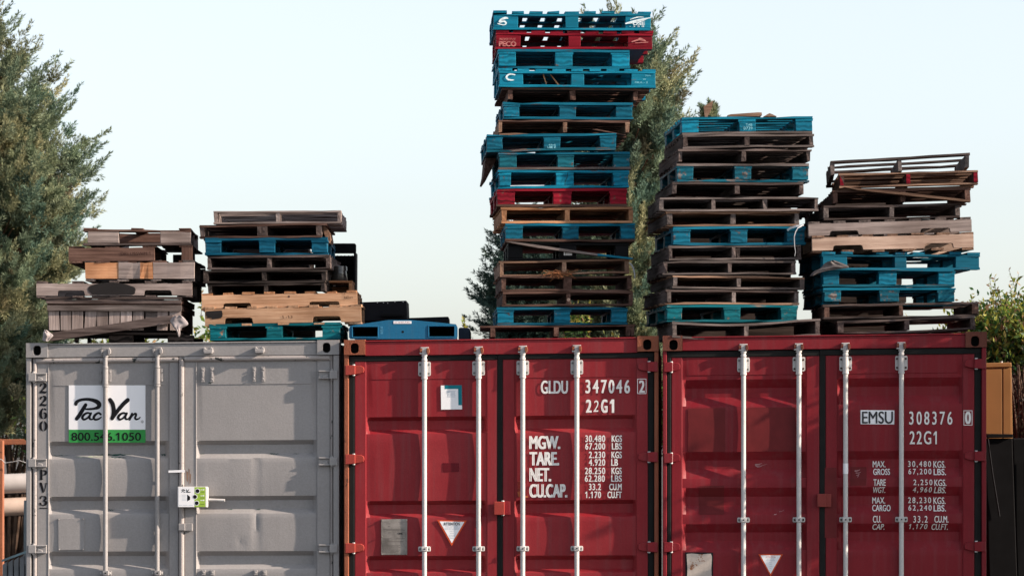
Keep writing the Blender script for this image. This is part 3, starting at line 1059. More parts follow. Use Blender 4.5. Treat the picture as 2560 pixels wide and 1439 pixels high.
frame2d(c2, 1593, 1616, 946, 983.7, 1.6, -0.0115, WHITE, 'check_digit_frame', rdoor)
ldoor = d2[0][0]
ORANGE_RUST = plain('bare_orange_rust', (0.42, 0.13, 0.05), .7, 0, .3, 20)
mb = MB()
for i in range(7):
    x, y = 1294 + rnd.uniform(-1, 3), 1203 + i * 3.4
    c2.poly(mb, [(x, y), (x + rnd.uniform(6, 12), y - 1.5), (x + rnd.uniform(6, 12), y - .9), (x, y + .8)], -0.0055, -0.001, 0, True)
c2.poly(mb, [(1293.5, 1229), (1299, 1226), (1300.5, 1240), (1296, 1241)], -0.0057, -0.001, 0, True)
c2.poly(mb, [(1312, 1239), (1318, 1238), (1321, 1242), (1314, 1243)], -0.0057, -0.001, 0, True)
mb.build('rust_scrape', ORANGE_RUST, rdoor)
# white and teal sticker
sk = MB()
c2.poly(sk, [(1102, 963), (1154.5, 962), (1155.3, 1022.4), (1103, 1023)], -0.0065, -0.003, 0, True)
c2.poly(sk, [(1111.5, 962.6), (1154.5, 961.9), (1155, 1012), (1146, 1012.2), (1145.4, 971.2), (1111.7, 971.6)], -0.0072, -0.003, 1, True)
for i in range(5):
    yy = 976.5 + i * 3.6
    c2.poly(sk, [(1117 + (i % 2), yy), (1139 - (i % 3), yy), (1139 - (i % 3), yy + 0.9), (1117 + (i % 2), yy + 0.9)], -0.0070, -0.003, 2, True)
for i in range(6):
    c2.poly(sk, [(1119 + i * 3.3, 978), (1119.7 + i * 3.3, 978), (1119.7 + i * 3.3, 990), (1119 + i * 3.3, 990)], -0.0071, -0.003, 2, True)
sk.build('sticker', [SIGNW, TEALV, PALEINK], ldoor)
sk = MB()
c2.poly(sk, [(1108, 1156.3), (1147.7, 1156.3), (1147.7, 1178.6), (1108, 1178.6)], -0.0065, -0.001, 0, True)
for i in range(6):
    c2.poly(sk, [(1108.5, 1158 + i * 3.6), (1147, 1158 + i * 3.6), (1147, 1159 + i * 3.6), (1108.5, 1159 + i * 3.6)], -0.0075, -0.001, 1, True)
sk.build('dark_label_patch', [PATCH2, PATCH], ldoor)


def warning(ct, P, name, parent, D, lines, inkmat, hmat):
    (ax, ay), (bx, by), (cx, cy) = P
    mx, my = (ax + bx + cx) / 3, (ay + by + cy) / 3
    s = 0.83
    Q = [(mx + (x - mx) * s, my + (y - my) * s - 0.3) for x, y in P]
    mb = MB()
    ct.poly(mb, P, D - 0.002, D + 0.003, 0, True)
    ct.poly(mb, Q, D - 0.0028, D + 0.003, 1, True)
    for i, (tx, hw, y0, y1) in enumerate(lines):
        pts, fs = text_fit(tx, cx - hw, cx + hw, y0, y1, bold=0.012 if i == 0 else 0.0)
        mb.add([ct.raw(x, y, D - 0.0036 - k * .0003) for x, y, k in pts], fs, 3 if i == 0 else 2)
    return mb.build(name, [REDINK, SIGNW, inkmat, hmat], parent)


warning(c2, [(1092.8, 1298.6), (1167.3, 1300), (1129.3, 1363.8)], 'warning_triangle', ldoor, -0.008,
        [('ATTENTION', 20, 1304.5, 1312), ('THIS CONTAINER', 15.5, 1313.8, 1317.3), ('MUST BE REPAIRED', 18, 1319, 1322.5), ('ONLY', 5, 1325, 1328.4), ('WITH', 4.6, 1330.8, 1334), ('CORTEN', 7.5, 1336.3, 1339.8), ('STEEL', 6, 1342, 1345.5)], PALEINK, INK)
STEELP = plain('worn_steel_plate', (0.27, 0.245, 0.225), 0.42, 0.35, 0.5, 9, 0.2)
sk = MB()
c2.poly(sk, [(953, 1297), (1018, 1296), (1018, 1385.5), (953, 1385.5)], -0.012, -0.002, 0, True)
bolts(c2, sk, [(955.5, 1299), (1016, 1298.5), (955.5, 1383.5), (1016, 1383.5), (955, 1339)], -0.012, 0.006, 0)
for y, a, b in ((1303, 960, 972), (1303, 996, 1012), (1307.5, 965, 976), (1307.5, 998, 1006), (1314, 970, 974), (1321, 958, 1008), (1323.5, 965, 1012), (1330, 970, 978), (1344.5, 958, 978), (1344.5, 990, 1012),
                (1347.5, 962, 972), (1352, 958, 1008), (1361, 956, 1000), (1364, 956, 998), (1367, 956, 1001), (1370, 956, 996), (1373, 956, 1000), (1376, 956, 998), (1379, 956, 990)):
    c2.poly(sk, [(a, y), (b, y), (b, y + 1.0), (a, y + 1.0)], -0.0127, -0.01, 1, True)
pts, fs = text_fit('CIMC', 994, 1007, 1330.5, 1334.5, bold=0.04)
sk.add([c2.raw(x, y, -0.0129 - k * .0002) for x, y, k in pts], fs, 2)
sk.build('data_plate', [STEELP, plain('plate_engraving', (0.12, 0.105, 0.095)), INK], ldoor)
for ct, x0, x1, y0, y1, mt in ((c2, 1235, 1276, 1253, 1286, REDL),):
    mb = MB()
    ct.poly(mb, [(x0, y0), (x0 + 26, y0), (x0 + 26, y1), (x0, y1)], -0.055, -0.016, 0, True)
    ct.poly(mb, [(x0 + 24, y0 - .5), (x1, y0 - 1), (x1, y1), (x0 + 24, y1)], -0.03, -0.010, 1, True)
    mb.tube(ct.raw(x0 + 22, y0 - 3, -0.03), ct.raw(x0 + 22, y1 + 2, -0.03), 0.012, mi=2)
    mb.build('door_keeper', [mt, RED, GALV], ct.root, bevel=0.004)

# ---- crimson container nearest the hedge
c3 = CT(1656.7, 2467.5, 23.86, -10, -1.5, 'crimson shipping container with close ribs and touched-up paint patches')
g3 = [(946, 967.5, 990, 1013), (1127.5, 1148, 1170, 1194.5), (1217.5, 1239.5, 1261, 1284.5), (1308.5, 1329, 1350.5, 1375), (1490, 1511, 1533, 1556)]
d3 = container(c3, (1656.7, 1706, 2414, 2467.5, 833.5, 872), (1684, 2438, 857, 21, 26), (1656.7, 1667, 2454.5, 2466), ((1667, 1678), (2048.5, 2064), (2436, 2454)),
               ((1678.5, 1706, 2016, 2048.5), (2064, 2093, 2407, 2436)), g3, (837, 872), (873.5, 888.5), (913, 1142, 1366), 'taper',
               (REDB, REDB, REDB, RUSTD, RUBBER, (REDB, REDB)), 934, bulge=0.002)
DKBOLT = plain('rusty_bolt', (0.05, 0.03, 0.025), 0.7)
for k, px in enumerate((1858.7, 1997.2, 2114, 2253.5)):
    locking_bar(c3, d3[k // 2][0], px, 858, (891, 927), 1298, GALV2, True, RUSTD, boltm=GREYBOLT if k < 1 else DKBOLT)
o3, D3, B3 = d3[1]
frame2d(c3, 2409, 2431, 1025, 1062.5, 1.5, -0.0125, WHITE, 'check_digit_frame', o3)
mb = MB()
c3.poly(mb, [(2151.5, 1024.3), (2236, 1024.8), (2235.6, 1060), (2151.5, 1059.4)], -0.0045, 0.002, 0, True)
mb.build('owner_code_plate', SIGNW, o3)
GREYINK = plain('faded_black_ink', (0.045, 0.045, 0.05), 0.6, 0, 0.9, 30)
lettering(c3, o3, D3, B3, [('EMSU', 2155, 2232.5, 1027.8, 1057.8, 0, .012)], GREYINK, 'owner_code', o3, lift=0.0058)
lettering(c3, o3, D3, B3, [('308376', 2273, 2381, 1028, 1060.5, 0, .010, 1.4)], WHITE, 'container_number', o3, lift=0.005)
lettering(c3, o3, D3, B3, [('22G1', 2274, 2342, 1077, 1109.5, 0, .010, 1.25)], WHITE, 'size_code', o3, lift=0.005)
lettering(c3, o3, D3, B3, [('0', 2412.5, 2427.5, 1028.5, 1058.5, 0, .03)], WHITE, 'check_digit', o3, lift=0.0115)
it = []
for tx, x0, x1, y0, y1, sh in (('MAX.', 2181.8, 2214, 1151.6, 1167, 0), ('GROSS', 2183, 2225, 1170.6, 1186, 0), ('TARE', 2183.6, 2214.3, 1197, 1213, 0), ('WGT.', 2183, 2213, 1216.5, 1231, .25),
                               ('MAX.', 2180.6, 2213, 1242, 1257.5, 0), ('CARGO', 2180.6, 2226.4, 1261, 1276.5, 0), ('CU.', 2182.2, 2203, 1288, 1305, 0), ('CAP.', 2181, 2211, 1308.5, 1322.7, .25)):
    it.append((tx, x0, x1, y0, y1, sh, .012))
for a, xa, b, xb, y0, y1, sh in (('30,480', (2270, 2327.7), 'KGS.', (2333.4, 2363.6), 1151.6, 1168, 0), ('67,200', (2271, 2328.5), 'LBS.', (2334, 2365), 1170.6, 1186.5, 0),
                                 ('2,250', (2283.5, 2331), 'KGS.', (2335.7, 2366), 1197.6, 1213.6, 0), ('4,960', (2282, 2330), 'LBS.', (2334.3, 2364.8), 1216.3, 1231.5, .25),
                                 ('28,230', (2270, 2327.7), 'KGS.', (2333.4, 2363.8), 1242, 1258.6, 0), ('62,240', (2271, 2329), 'LBS.', (2334, 2365), 1261.4, 1277, 0),
                                 ('33.2', (2283.5, 2319), 'CU.M.', (2336, 2371), 1288.4, 1305, 0), ('1,170', (2272.8, 2318.5), 'CU.FT.', (2328.6, 2369.4), 1308.5, 1323, .25)):
    it += [(a, xa[0], xa[1], y0, y1, sh, .008, 1.35), (b, xb[0], xb[1], y0, y1, sh, .012)]
lettering(c3, o3, D3, B3, it, WHITE, 'weight_table', o3, lift=0.005)


def conform(ct, D, brk, x0, x1, y0, y1, lift, mat, name, parent, ragged=0.0):
    """a patch of paint that follows the ribs"""
    ys = sorted([y0, y1] + [b for b in brk if y0 < b < y1])
    mb = MB()
    vs = []
    for y in ys:
        vs += [ct.L(x0 + rnd.uniform(-ragged, ragged), y, D(y) - lift), ct.L(x1 + rnd.uniform(-ragged, ragged), y, D(y) - lift)]
    mb.add(vs, [(2 * i, 2 * i + 2, 2 * i + 3, 2 * i + 1) for i in range(len(ys) - 1)])
    return mb.build(name, mat, parent, fixn=False)


o3l, D3l, B3l = d3[0]
conform(c3, D3l, B3l, 1720.5, 1813, 1017, 1126.5, 0.0035, PATCH, 'paint_patch', o3l, 1)
conform(c3, D3l, B3l, 1868.5, 1990, 1016.5, 1126.8, 0.0035, PATCH, 'paint_patch', o3l, 1)
conform(c3, D3l, B3l, 1748, 1809, 1212, 1284, 0.0035, PATCH, 'paint_patch', o3l, 2)
conform(c3, D3, B3, 2126, 2166, 1167, 1213, 0.003, PATCH, 'paint_patch', o3, 1)
mb = MB()
c3.box(mb, 2062, 2091.5, 1168, 1343, -0.0125, -0.005)
mb.build('paint_patch', PATCH, o3)
warning(c3, [(1896, 1384), (1957.4, 1384), (1926.5, 1439.5)], 'warning_triangle', o3l, -0.004,
        [('ATTENTION', 12, 1389, 1393.5), ('THIS CONTAINER', 9, 1395, 1397.2), ('MUST BE REPAIRED', 11, 1398.6, 1400.8), ('ONLY', 3.5, 1403.6, 1406), ('WITH', 3.2, 1408.6, 1411), ('CORTEN', 5, 1413.4, 1416), ('STEEL', 3.4, 1418.6, 1421)], PALEINK, plain('faded_pink_ink', (0.55, 0.2, 0.15)))
mb = MB()
for x0, y0, x1, y1, wd in ((1889, 1160, 1905, 1157, 3), (1891, 1165, 1918, 1158.5, 1.2), (1893, 1167, 1906, 1163, 1.5), (1889, 1163, 1899, 1162, 2.4), (1936, 1285, 1942, 1283, 2), (1948, 1278, 1960, 1274, 1)):
    stroke(mb, [(x0, y0, wd), ((x0 + x1) / 2, (y0 + y1) / 2 + 1, wd * .7), (x1, y1, wd * .3)], lambda x, y, d: c3.raw(x, y, D3l(c3.flat(x, y)) + d), -0.002, n=5)
mb.build('scratches', plain('pale_scratch', (0.36, 0.2, 0.21), .7, 0, .3, 30), o3l, fixn=False)
mb = MB()
for x0, y0, x1, y1, wd in ((2138, 1176, 2150, 1173, 3), (2140, 1181, 2152, 1179, 2), (2142, 1187, 2149, 1183, 2), (2144, 1191, 2147, 1186, 1.5)):
    stroke(mb, [(x0, y0, wd), ((x0 + x1) / 2, (y0 + y1) / 2 + 1, wd * .7), (x1, y1, wd * .3)], lambda x, y, d: c3.raw(x, y, D3(c3.flat(x, y)) + d), -0.0042, n=5)
mb.build('scratches', plain('pale_scratch', (0.36, 0.2, 0.21), .7, 0, .3, 30), o3, fixn=False)
WORNP = paint_steel('worn_white_plate', (0.40, 0.345, 0.30), (0.48, 0.43, 0.39), (0.2, 0.09, 0.05), 0.7, 0.585, 0.2, 0.2, (0.22, 0.10, 0.055))
mb = MB()
c3.poly(mb, [(1713, 1379), (1783, 1380), (1782, 1470), (1714, 1470)], -0.006, 0.0, 1, True)
c3.poly(mb, [(1716.5, 1383.5), (1728, 1382), (1752, 1384), (1777, 1382.5), (1780, 1390), (1778.5, 1420), (1780, 1468), (1717, 1468), (1718.5, 1420)], -0.008, 0.0, 0, True)
mb.build('worn_plate', [WORNP, BLACK2], o3l)
mb = MB()
c3.vtube(mb, 2114, 1157.6, 1183.6, -0.0275, 0.0195, n=18)
mb.build('white_tape', SIGNW, o3, smooth=True)
mb = MB()
c3.poly(mb, [(2043.5, 1234), (2065, 1233), (2065, 1266.5), (2043.5, 1266)], -0.055, -0.016, 0, True)
c3.poly(mb, [(2063, 1233.5), (2078, 1234), (2078, 1266.5), (2063, 1266.5)], -0.04, -0.010, 0, True)
mb.build('door_keeper', plain('dull_red_keeper', (0.20, 0.035, 0.03), 0.5), c3.root, bevel=0.004)

# ------------------------------------------------------------------ pallets
PG = 'pallets stacked on the containers'
WORDING = {'grey': 'grey', 'greybrown': 'grey-brown', 'brown': 'brown', 'tan': 'tan'}


class Pal:
    """one pallet: its own local metres, x across the front, y to the back, z up from its underside"""

    def __init__(s, name, label, Y, xl, xr, ytl, ytr, ybl, ybr, yaw, depth):
        s.S = F / Y
        s.xl, s.xr = xl, xr
        s.pxc = (xl + xr) / 2
        s.yt, s.yb = (ytl + ytr) / 2, (ybl + ybr) / 2
        s.w = (xr - xl) / s.S / math.cos(R(yaw))
        s.h = (s.yb - s.yt) / s.S
        s.d = depth
        roll = math.atan2(((ytl - ytr) + (ybl - ybr)) / 2, xr - xl)
        s.root = thing(name, label, 'pallet', at(s.pxc, s.yb, Y), (0, -roll, -R(yaw)), PG)
        s.rg = random.Random(hash((xl, ytl)) % 10007)
        s.Y = Y

    def X(s, px):
        return (px - s.pxc) / s.S

    def Z(s, py):
        return (s.yb - py) / s.S

    def loc(s, px, py, y=0.0):
        return Vector((s.X(px), y, s.Z(py)))


def deck(P, mb, z0, z1, n, lead=0.13, mid=0.09, x0=None, x1=None, warp=0.004, chip=0.35, y0=0.0, skip=()):
    """boards along x, spread from front to back"""
    x0 = -P.w / 2 if x0 is None else x0
    x1 = P.w / 2 if x1 is None else x1
    for i in range(n):
        if i in skip:
            continue
        wd = lead if i in (0, n - 1) else mid
        c = wd / 2 + (P.d - wd) * i / max(n - 1, 1)
        if i not in (0, n - 1):
            c = lead / 2 + (P.d - lead) * i / (n - 1)
        mb.board('x', x0, x1, y0 + c - wd / 2, y0 + c + wd / 2, z0, z1, warp=warp, chip=chip, rg=P.rg)


def deck_y(P, mb, z0, z1, n, wd=0.1, x0=None, x1=None, skip=(), ymin=0.0):
    x0 = -P.w / 2 if x0 is None else x0
    x1 = P.w / 2 if x1 is None else x1
    for i in range(n):
        if i in skip:
            continue
        c = x0 + wd / 2 + (x1 - x0 - wd) * i / max(n - 1, 1)
        ww = wd * P.rg.uniform(.88, 1.1)
        mb.board('y', ymin + P.rg.uniform(-.004, .008), P.d, c - ww / 2, c + ww / 2, z0, z1, warp=.003, rg=P.rg)


def block(P, name, kind, x0, x1, y0, y1, z0, z1, axis='e'):
    """a solid block with slightly worn edges"""
    mb = MB()
    j = lambda: P.rg.gauss(0, 0.0016)
    mb.hexa([(x + j(), y + j(), z) for x, y, z in ((x0, y0, z0), (x1, y0, z0), (x1, y0, z1), (x0, y0, z1), (x0, y1, z0), (x1, y1, z0), (x1, y1, z1), (x0, y1, z1))])
    return mb.build(name, wood(kind, axis), P.root, bevel=0.003)


def pal_A(label, Y, xl, xr, ytl, ytr, ybl, ybr, bl, top='blue', blk=None, bot=None, yaw=-2.5, depth=1.219, name='block_pallet', skipb=(), nt=7, t=6.0, tb=6.0, botwarp=0.004):
    """block pallet seen on its short side: deck boards run across, nine blocks"""
    P = Pal(name, label, Y, xl, xr, ytl, ytr, ybl, ybr, yaw, depth)
    blk, bot = blk or top, bot or top
    t, tb = t / P.S, tb / P.S
    mb = MB()
    deck(P, mb, P.h - t, P.h, nt)
    mb.build('top_deck', wood(top, 'x'), P.root)
    mb = MB()
    sp = [(P.X(a), P.X(b)) for a, b in bl]
    for a, b in sp:
        mb.board('y', 0.004, P.d - .004, a - .004, b + .004, P.h - t - 0.0185, P.h - t - 0.0005, warp=0, chip=.1, rg=P.rg)
    mb.build('stringer_boards', wood(blk, 'y'), P.root)
    for r, y in enumerate((0.006, P.d / 2 - .07, P.d - .146)):
        for k, (a, b) in enumerate(sp):
            block(P, 'block', blk, a, b, y, y + .14, tb, P.h - t - 0.019)
    mb = MB()
    if 0 not in skipb:
        mb.board('x', -P.w / 2, P.w / 2, 0.0, .13, 0, tb, warp=botwarp, chip=.6, rg=P.rg)
    mb.board('x', -P.w / 2, P.w / 2, P.d / 2 - .06, P.d / 2 + .06, 0, tb, warp=.002, rg=P.rg)
    mb.board('x', -P.w / 2, P.w / 2, P.d - .13, P.d, 0, tb, warp=.002, rg=P.rg)
    for a, b in (sp[0], sp[-1]):
        mb.board('y', .132, P.d - .132, a, b, 0.0004, tb - .0005, warp=0, rg=P.rg)
    mb.build('bottom_deck', wood(bot, 'x'), P.root)
    return P


def pal_B(label, Y, xl, xr, ytl, ytr, ybl, ybr, bl, top='blue', blk=None, bot=None, yaw=-2.5, depth=1.016, nb=9, name='block_pallet', tdeck=6.0, skip=(), ends=None):
    """block pallet seen on its long side: deck board ends over a stringer board"""
    P = Pal(name, label, Y, xl, xr, ytl, ytr, ybl, ybr, yaw, depth)
    blk, bot = blk or top, bot or top
    td = tdeck / P.S
    ts = 5.5 / P.S
    tb = 5.5 / P.S
    mb = MB()
    deck_y(P, mb, P.h - td, P.h, nb, 0.1, skip=skip)
    mb.build('top_deck', wood(top, 'y'), P.root)
    mb = MB()
    for y in (0.0, P.d / 2 - .06, P.d - .13):
        mb.board('x', -P.w / 2, P.w / 2, y, y + .13, P.h - td - ts, P.h - td - 0.0005, chip=.5, rg=P.rg)
    mb.build('stringer_boards', wood(top, 'x'), P.root)
    sp = [(P.X(a), P.X(b)) for a, b in bl]
    for y in (0.005, P.d / 2 - .05, P.d - .105):
        for k, (a, b) in enumerate(sp):
            block(P, 'block', (ends[k] if ends else blk), a, b, y, y + .1, tb, P.h - td - ts - .0005, 'x')
    mb = MB()
    mb.board('x', -P.w / 2, P.w / 2, 0.0, .12, 0, tb, warp=.003, chip=.6, rg=P.rg)
    mb.board('x', -P.w / 2, P.w / 2, P.d - .12, P.d, 0, tb, warp=.002, rg=P.rg)
    for a, b in sp:
        mb.board('y', .122, P.d - .122, a, min(b, a + .14), 0.0004, tb - .0005, warp=0, rg=P.rg)
    mb.build('bottom_deck', wood(bot, 'x'), P.root)
    return P


def pal_C(label, Y, xl, xr, ytl, ytr, ybl, ybr, sp, kind='greybrown', skind=None, bkind=None, yaw=-2.5, depth=1.219, nt=7, nbm=5, t=5.5, tb=5.0, wing=(0, 0), warp=0.005, skipt=(), skipb=(), name='stringer_pallet', ends=None):
    """stringer pallet seen on the ends of its stringers"""
    P = Pal(name, label, Y, xl, xr, ytl, ytr, ybl, ybr, yaw, depth)
    t, tb = t / P.S, tb / P.S
    mb = MB()
    deck(P, mb, P.h - t, P.h, nt, 0.125, 0.085, x0=-P.w / 2 - wing[0] / P.S, x1=P.w / 2 + wing[1] / P.S, warp=warp, chip=.6, skip=skipt)
    mb.build('top_deck', wood(kind, 'x'), P.root)
    for k, (a, b) in enumerate(sp):
        mb = MB()
        a, b = P.X(a), P.X(b)
        mb.board('y', 0.003, P.d - .003, a, b, tb + .0004, P.h - t - .0004, seg=4, warp=0.0, jit=.002, chip=.2, rg=P.rg)
        mb.build('stringer', wood(skind or kind, 'y'), P.root)
        if ends:
            mb = MB()
            mb.box(a + .001, b - .001, -0.0012, 0.004, tb + .004, P.h - t - .003)
            mb.build('painted_end', wood(ends, 'e'), P.root)
    mb = MB()
    deck(P, mb, 0, tb, nbm, 0.1, 0.09, warp=warp, chip=.6, skip=skipb)
    mb.build('bottom_deck', wood(bkind or kind, 'x'), P.root)
    return P


def pal_D(label, Y, xl, xr, ytl, ytr, ybl, ybr, notches, kind='tan', yaw=-1, depth=1.016, nb=8, nbot=5, name='notched_pallet', nd=12.0, below=6.0, above=6.0, dkind=None, segs=None, wd=0.09, skip=(), stub=None):
    """stringer pallet seen side-on: a long beam with fork notches, deck board ends above and below"""
    P = Pal(name, label, Y, xl, xr, ytl, ytr, ybl, ybr, yaw, depth)
    H = P.h
    xa, xb = -P.w / 2, P.w / 2
    if stub:
        xb = P.X(stub)

    def outline():
        pts = [(xa, H), (xa, 0)]
        for a, b in notches:
            a, b, d = P.X(a), P.X(b), nd / P.S
            pts += [(a, 0), (a + .006, d * .8), (a + .02, d), (b - .02, d), (b - .006, d * .8), (b, 0)]
        pts += [(xb, 0), (xb, H)]
        return pts
    if segs:
        for (a, b, k) in segs:
            mb = MB()
            mb.board('x', P.X(a), P.X(b), 0.0, .04, 0, H, seg=3, warp=0, rg=P.rg)
            mb.build('patched_beam', wood(k, 'x'), P.root)
        rows = (P.d / 2, P.d - .04)
    else:
        rows = (0.0, P.d / 2, P.d - .04)
    for y in rows:
        mb = MB()
        # notched beam as a strip of quads between its top and its stepped underside
        xs = sorted({xa, xb} | {P.X(v) + o for ab in notches for v, os in ((ab[0], (0, .007, .022)), (ab[1], (-.022, -.007, 0))) for o in os} | {xa + (xb - xa) * k / 12 for k in range(1, 12)})

        def zb(x):
            for a, b in notches:
                a, b, d = P.X(a), P.X(b), nd / P.S
                if a < x < b:
                    e = min(x - a, b - x)
                    return d * min(1.0, .75 + .25 * e / .022) if e < .022 else d
            return 0.0
        vs = []
        for x in xs:
            z = zb(x)
            j = P.rg.gauss(0, .0015)
            for yy, zz in ((y, z), (y, H + j), (y + .04, H + j), (y + .04, z)):
                vs.append((x, yy, zz))
        n = len(xs)
        fs = []
        for i in range(n - 1):
            o = 4 * i
            fs += [(o + k, o + 4 + k, o + 4 + (k + 1) % 4, o + (k + 1) % 4) for k in range(4)]
        fs += [(0, 1, 2, 3), (4 * n - 1, 4 * n - 2, 4 * n - 3, 4 * n - 4)]
        mb.add(vs, fs)
        mb.build('stringer', wood(kind, 'x'), P.root)
    mb = MB()
    deck_y(P, mb, H + .0005, H + above / P.S, nb, wd, skip=skip)
    mb.build('top_deck', wood(dkind or kind, 'y'), P.root)
    mb = MB()
    deck_y(P, mb, -below / P.S, -.0005, nbot, wd)
    mb.build('bottom_deck', wood(dkind or kind, 'y'), P.root)
    return P


def loose(P, name, pts, y0, y1, kind, axis='x'):
    """a broken board of a pallet, drawn by its pixel outline"""
    mb = MB()
    f = [P.loc(x, y, y0) for x, y in pts]
    n = len(pts)
    mb.add(f + [Vector((p.x, y1, p.z)) for p in f], [tuple(range(n)), tuple(range(2 * n - 1, n - 1, -1))] + [((i + 1) % n, i, n + i, n + (i + 1) % n) for i in range(n)])
    return mb.build(name, wood(kind, axis), P.root)


def print_on(P, name, fn, mat):
    mb = MB()
    fn(mb)
    return mb.build(name, mat, P.root, fixn=False)


def ptext(P, mb, tx, x0, x1, y0, y1, d=-0.004, bold=0.01, mi=0):
    pts, fs = text_fit(tx, x0, x1, y0, y1, bold=bold)
    mb.add([P.loc(x, y, d - k * .0003) for x, y, k in pts], fs, mi)


YT = 24.12     # front of the tallest stack, just behind the header rail
z3 = lambda v: 1180 + v / 4.796
T = []
p = pal_B('topmost blue pallet of the tallest stack, white mark and streak on its end blocks', YT, 1234, 1627, 28.5, 28, 75, 75, ((1234, 1295), (1414.5, 1446), (1563.5, 1627)), 'brightblue', yaw=-2.2, nb=9)
WH = plain('sprayed_white', (0.62, 0.72, 0.76), 0.7, 0, 0.3, 40)
PB = plain('faded_print', (0.22, 0.52, 0.62), 0.7, 0, 0.4, 40)


def f(mb):
    q = lambda x, y, d: P_.loc(z3(x), y / 4.796, d)
    stroke(mb, [(428, 226, 14), (400, 222, 26), (352, 240, 24), (330, 270, 18), (385, 262, 20), (408, 285, 18), (380, 305, 12), (310, 290, 12)], q, -0.004)
    stroke(mb, [(1845, 282, 16), (1980, 245, 24), (2140, 212, 10)], q, -0.004)
    stroke(mb, [(1850, 285, 8), (2000, 262, 12), (2090, 232, 6)], q, -0.004)
    ptext(P_, mb, 'USE', z3(1930), z3(2075), 262 / 4.796, 300 / 4.796, bold=0.05)
    ptext(P_, mb, '- 3 5 8', z3(1890), z3(2065), 306 / 4.796, 324 / 4.796, bold=0.03)
    stroke(mb, [(1900, 232, 8), (1990, 205, 14), (2060, 205, 6)], q, -0.004)


P_ = p
print_on(p, 'white_print', f, WH)
T.append(p)
p = pal_B('dark red pallet with pale stencilled words, second in the tallest stack', YT + .01, 1240, 1631, 77, 77, 123, 122.5, ((1240, 1301), (1421, 1451.5), (1570.5, 1631)), 'red', bot='red', yaw=-2.0)
PK = plain('faded_pink_print', (0.45, 0.16, 0.15), 0.7, 0, 0.45, 40)
P_ = p
print_on(p, 'stencilled_words', lambda mb: (ptext(P_, mb, 'PROPERTY OF', z3(330), z3(522), 462 / 4.796, 492 / 4.796, bold=0.0), ptext(P_, mb, 'PECO', z3(322), z3(530), 503 / 4.796, 560 / 4.796, bold=0.05)), PK)
print_on(p, 'scuffed_print', lambda mb: (stroke(mb, [(1920, 500, 14), (1985, 480, 18), (2020, 468, 30), (2080, 490, 16)], lambda x, y, d: P_.loc(z3(x), y / 4.796, d), -0.004), stroke(mb, [(1960, 515, 6), (2110, 505, 10)], lambda x, y, d: P_.loc(z3(x), y / 4.796, d), -0.004)), PK)
pal_A('bright blue pallet directly under the dark red one with stencilled words', YT, 1246, 1574, 124, 124, 171.5, 171.5, ((1247, 1289.5), (1388.5, 1431), (1530, 1574)), 'brightblue', yaw=-2.6)
p = pal_B('long blue pallet with a white letter C, fourth from the top of the tallest stack', YT, 1248, 1639, 172, 172.5, 218.5, 218, ((1248, 1307.5), (1428, 1460.5), (1578, 1639)), 'brightblue', yaw=-2.6)
P_ = p
print_on(p, 'white_print', lambda mb: (stroke(mb, [(512, 902, 14), (450, 896, 18), (412, 930, 22), (440, 962, 20), (500, 965, 10)], lambda x, y, d: P_.loc(z3(x), y / 4.796, d), -0.004),), WH)
print_on(p, 'faded_print', lambda mb: (ptext(P_, mb, 'RKA - 2', z3(1955), z3(2110), 976 / 4.796, 996 / 4.796), ptext(P_, mb, 'w', z3(2050), z3(2090), 940 / 4.796, 955 / 4.796), ptext(P_, mb, '7171', z3(2080), z3(2140), 898 / 4.796, 914 / 4.796)), PB)
loose(p, 'splinter', [(1357, 184), (1360, 184), (1368, 208), (1366, 209)], .05, .06, 'orange')
loose(p, 'splinter', [(1376, 185), (1378, 185), (1400, 211), (1396, 212)], .05, .06, 'orange')
pal_C('brown stringer pallet with an overhanging deck between two bright blue pallets', YT + .03, 1268, 1595, 221, 221, 254.5, 254.5, ((1270, 1281), (1424.5, 1438.5), (1583.5, 1595)), 'brown', yaw=-3.0, wing=(12, 30), nt=8, skipb=(0,))
pal_A('blue pallet below the overhanging brown deck, paint chipped at its top corner', YT, 1258, 1583.5, 255.5, 255.5, 298, 298, ((1259, 1298), (1399, 1440), (1541, 1582)), 'blue', yaw=-3.2)
z4x = lambda v: 1180 + v / 5.12
z4y = lambda v: 300 + v / 5.12
p = pal_C('tan stringer pallet with a snapped bottom board hanging down, above the tilted blue pallet', YT, 1246, 1574.5, 300, 299.5, 336, 335.5, ((1246.5, 1255), (1408.5, 1417.5), (1565, 1574.5)), 'brown', 'tan', yaw=-2.5, skipb=(0,))
loose(p, 'broken_board', [(z4x(1540), z4y(116)), (z4x(1600), z4y(112)), (z4x(1975), z4y(180)), (z4x(1965), z4y(192))], .02, .11, 'brown')
loose(p, 'broken_board', [(z4x(345), z4y(178)), (z4x(560), z4y(166)), (z4x(800), z4y(184)), (z4x(560), z4y(192)), (z4x(345), z4y(192))], .0, .1, 'tan')
p = pal_A('blue pallet pushed out past its neighbours with pale code on its middle block', YT - .02, 1217, 1541, 337, 331.5, 379.5, 374, ((1217.5, 1256), (1360, 1400), (1501.5, 1541)), 'blue', bot='wornblue', yaw=-2.8)
P_ = p
print_on(p, 'pale_code', lambda mb: (ptext(P_, mb, '44v4', z4x(980), z4x(1070), z4y(308), z4y(328)), ptext(P_, mb, 'UBE Z', z4x(965), z4x(1075), z4y(335), z4y(362), bold=.03)), PB)
loose(p, 'hanging_board', [(1218, 383), (1247, 384), (1238, 402), (1224, 428), (1213, 443), (1209, 441), (1214, 420)], .35, .9, 'brown', 'y')
pal_A('blue pallet with cracked faded blocks, under the pushed-out one', YT, 1247, 1575.5, 381, 379, 424.5, 423, ((1248.5, 1290.5), (1394, 1434), (1534.5, 1575)), 'blue', 'fadedblue', 'grey', yaw=-3)
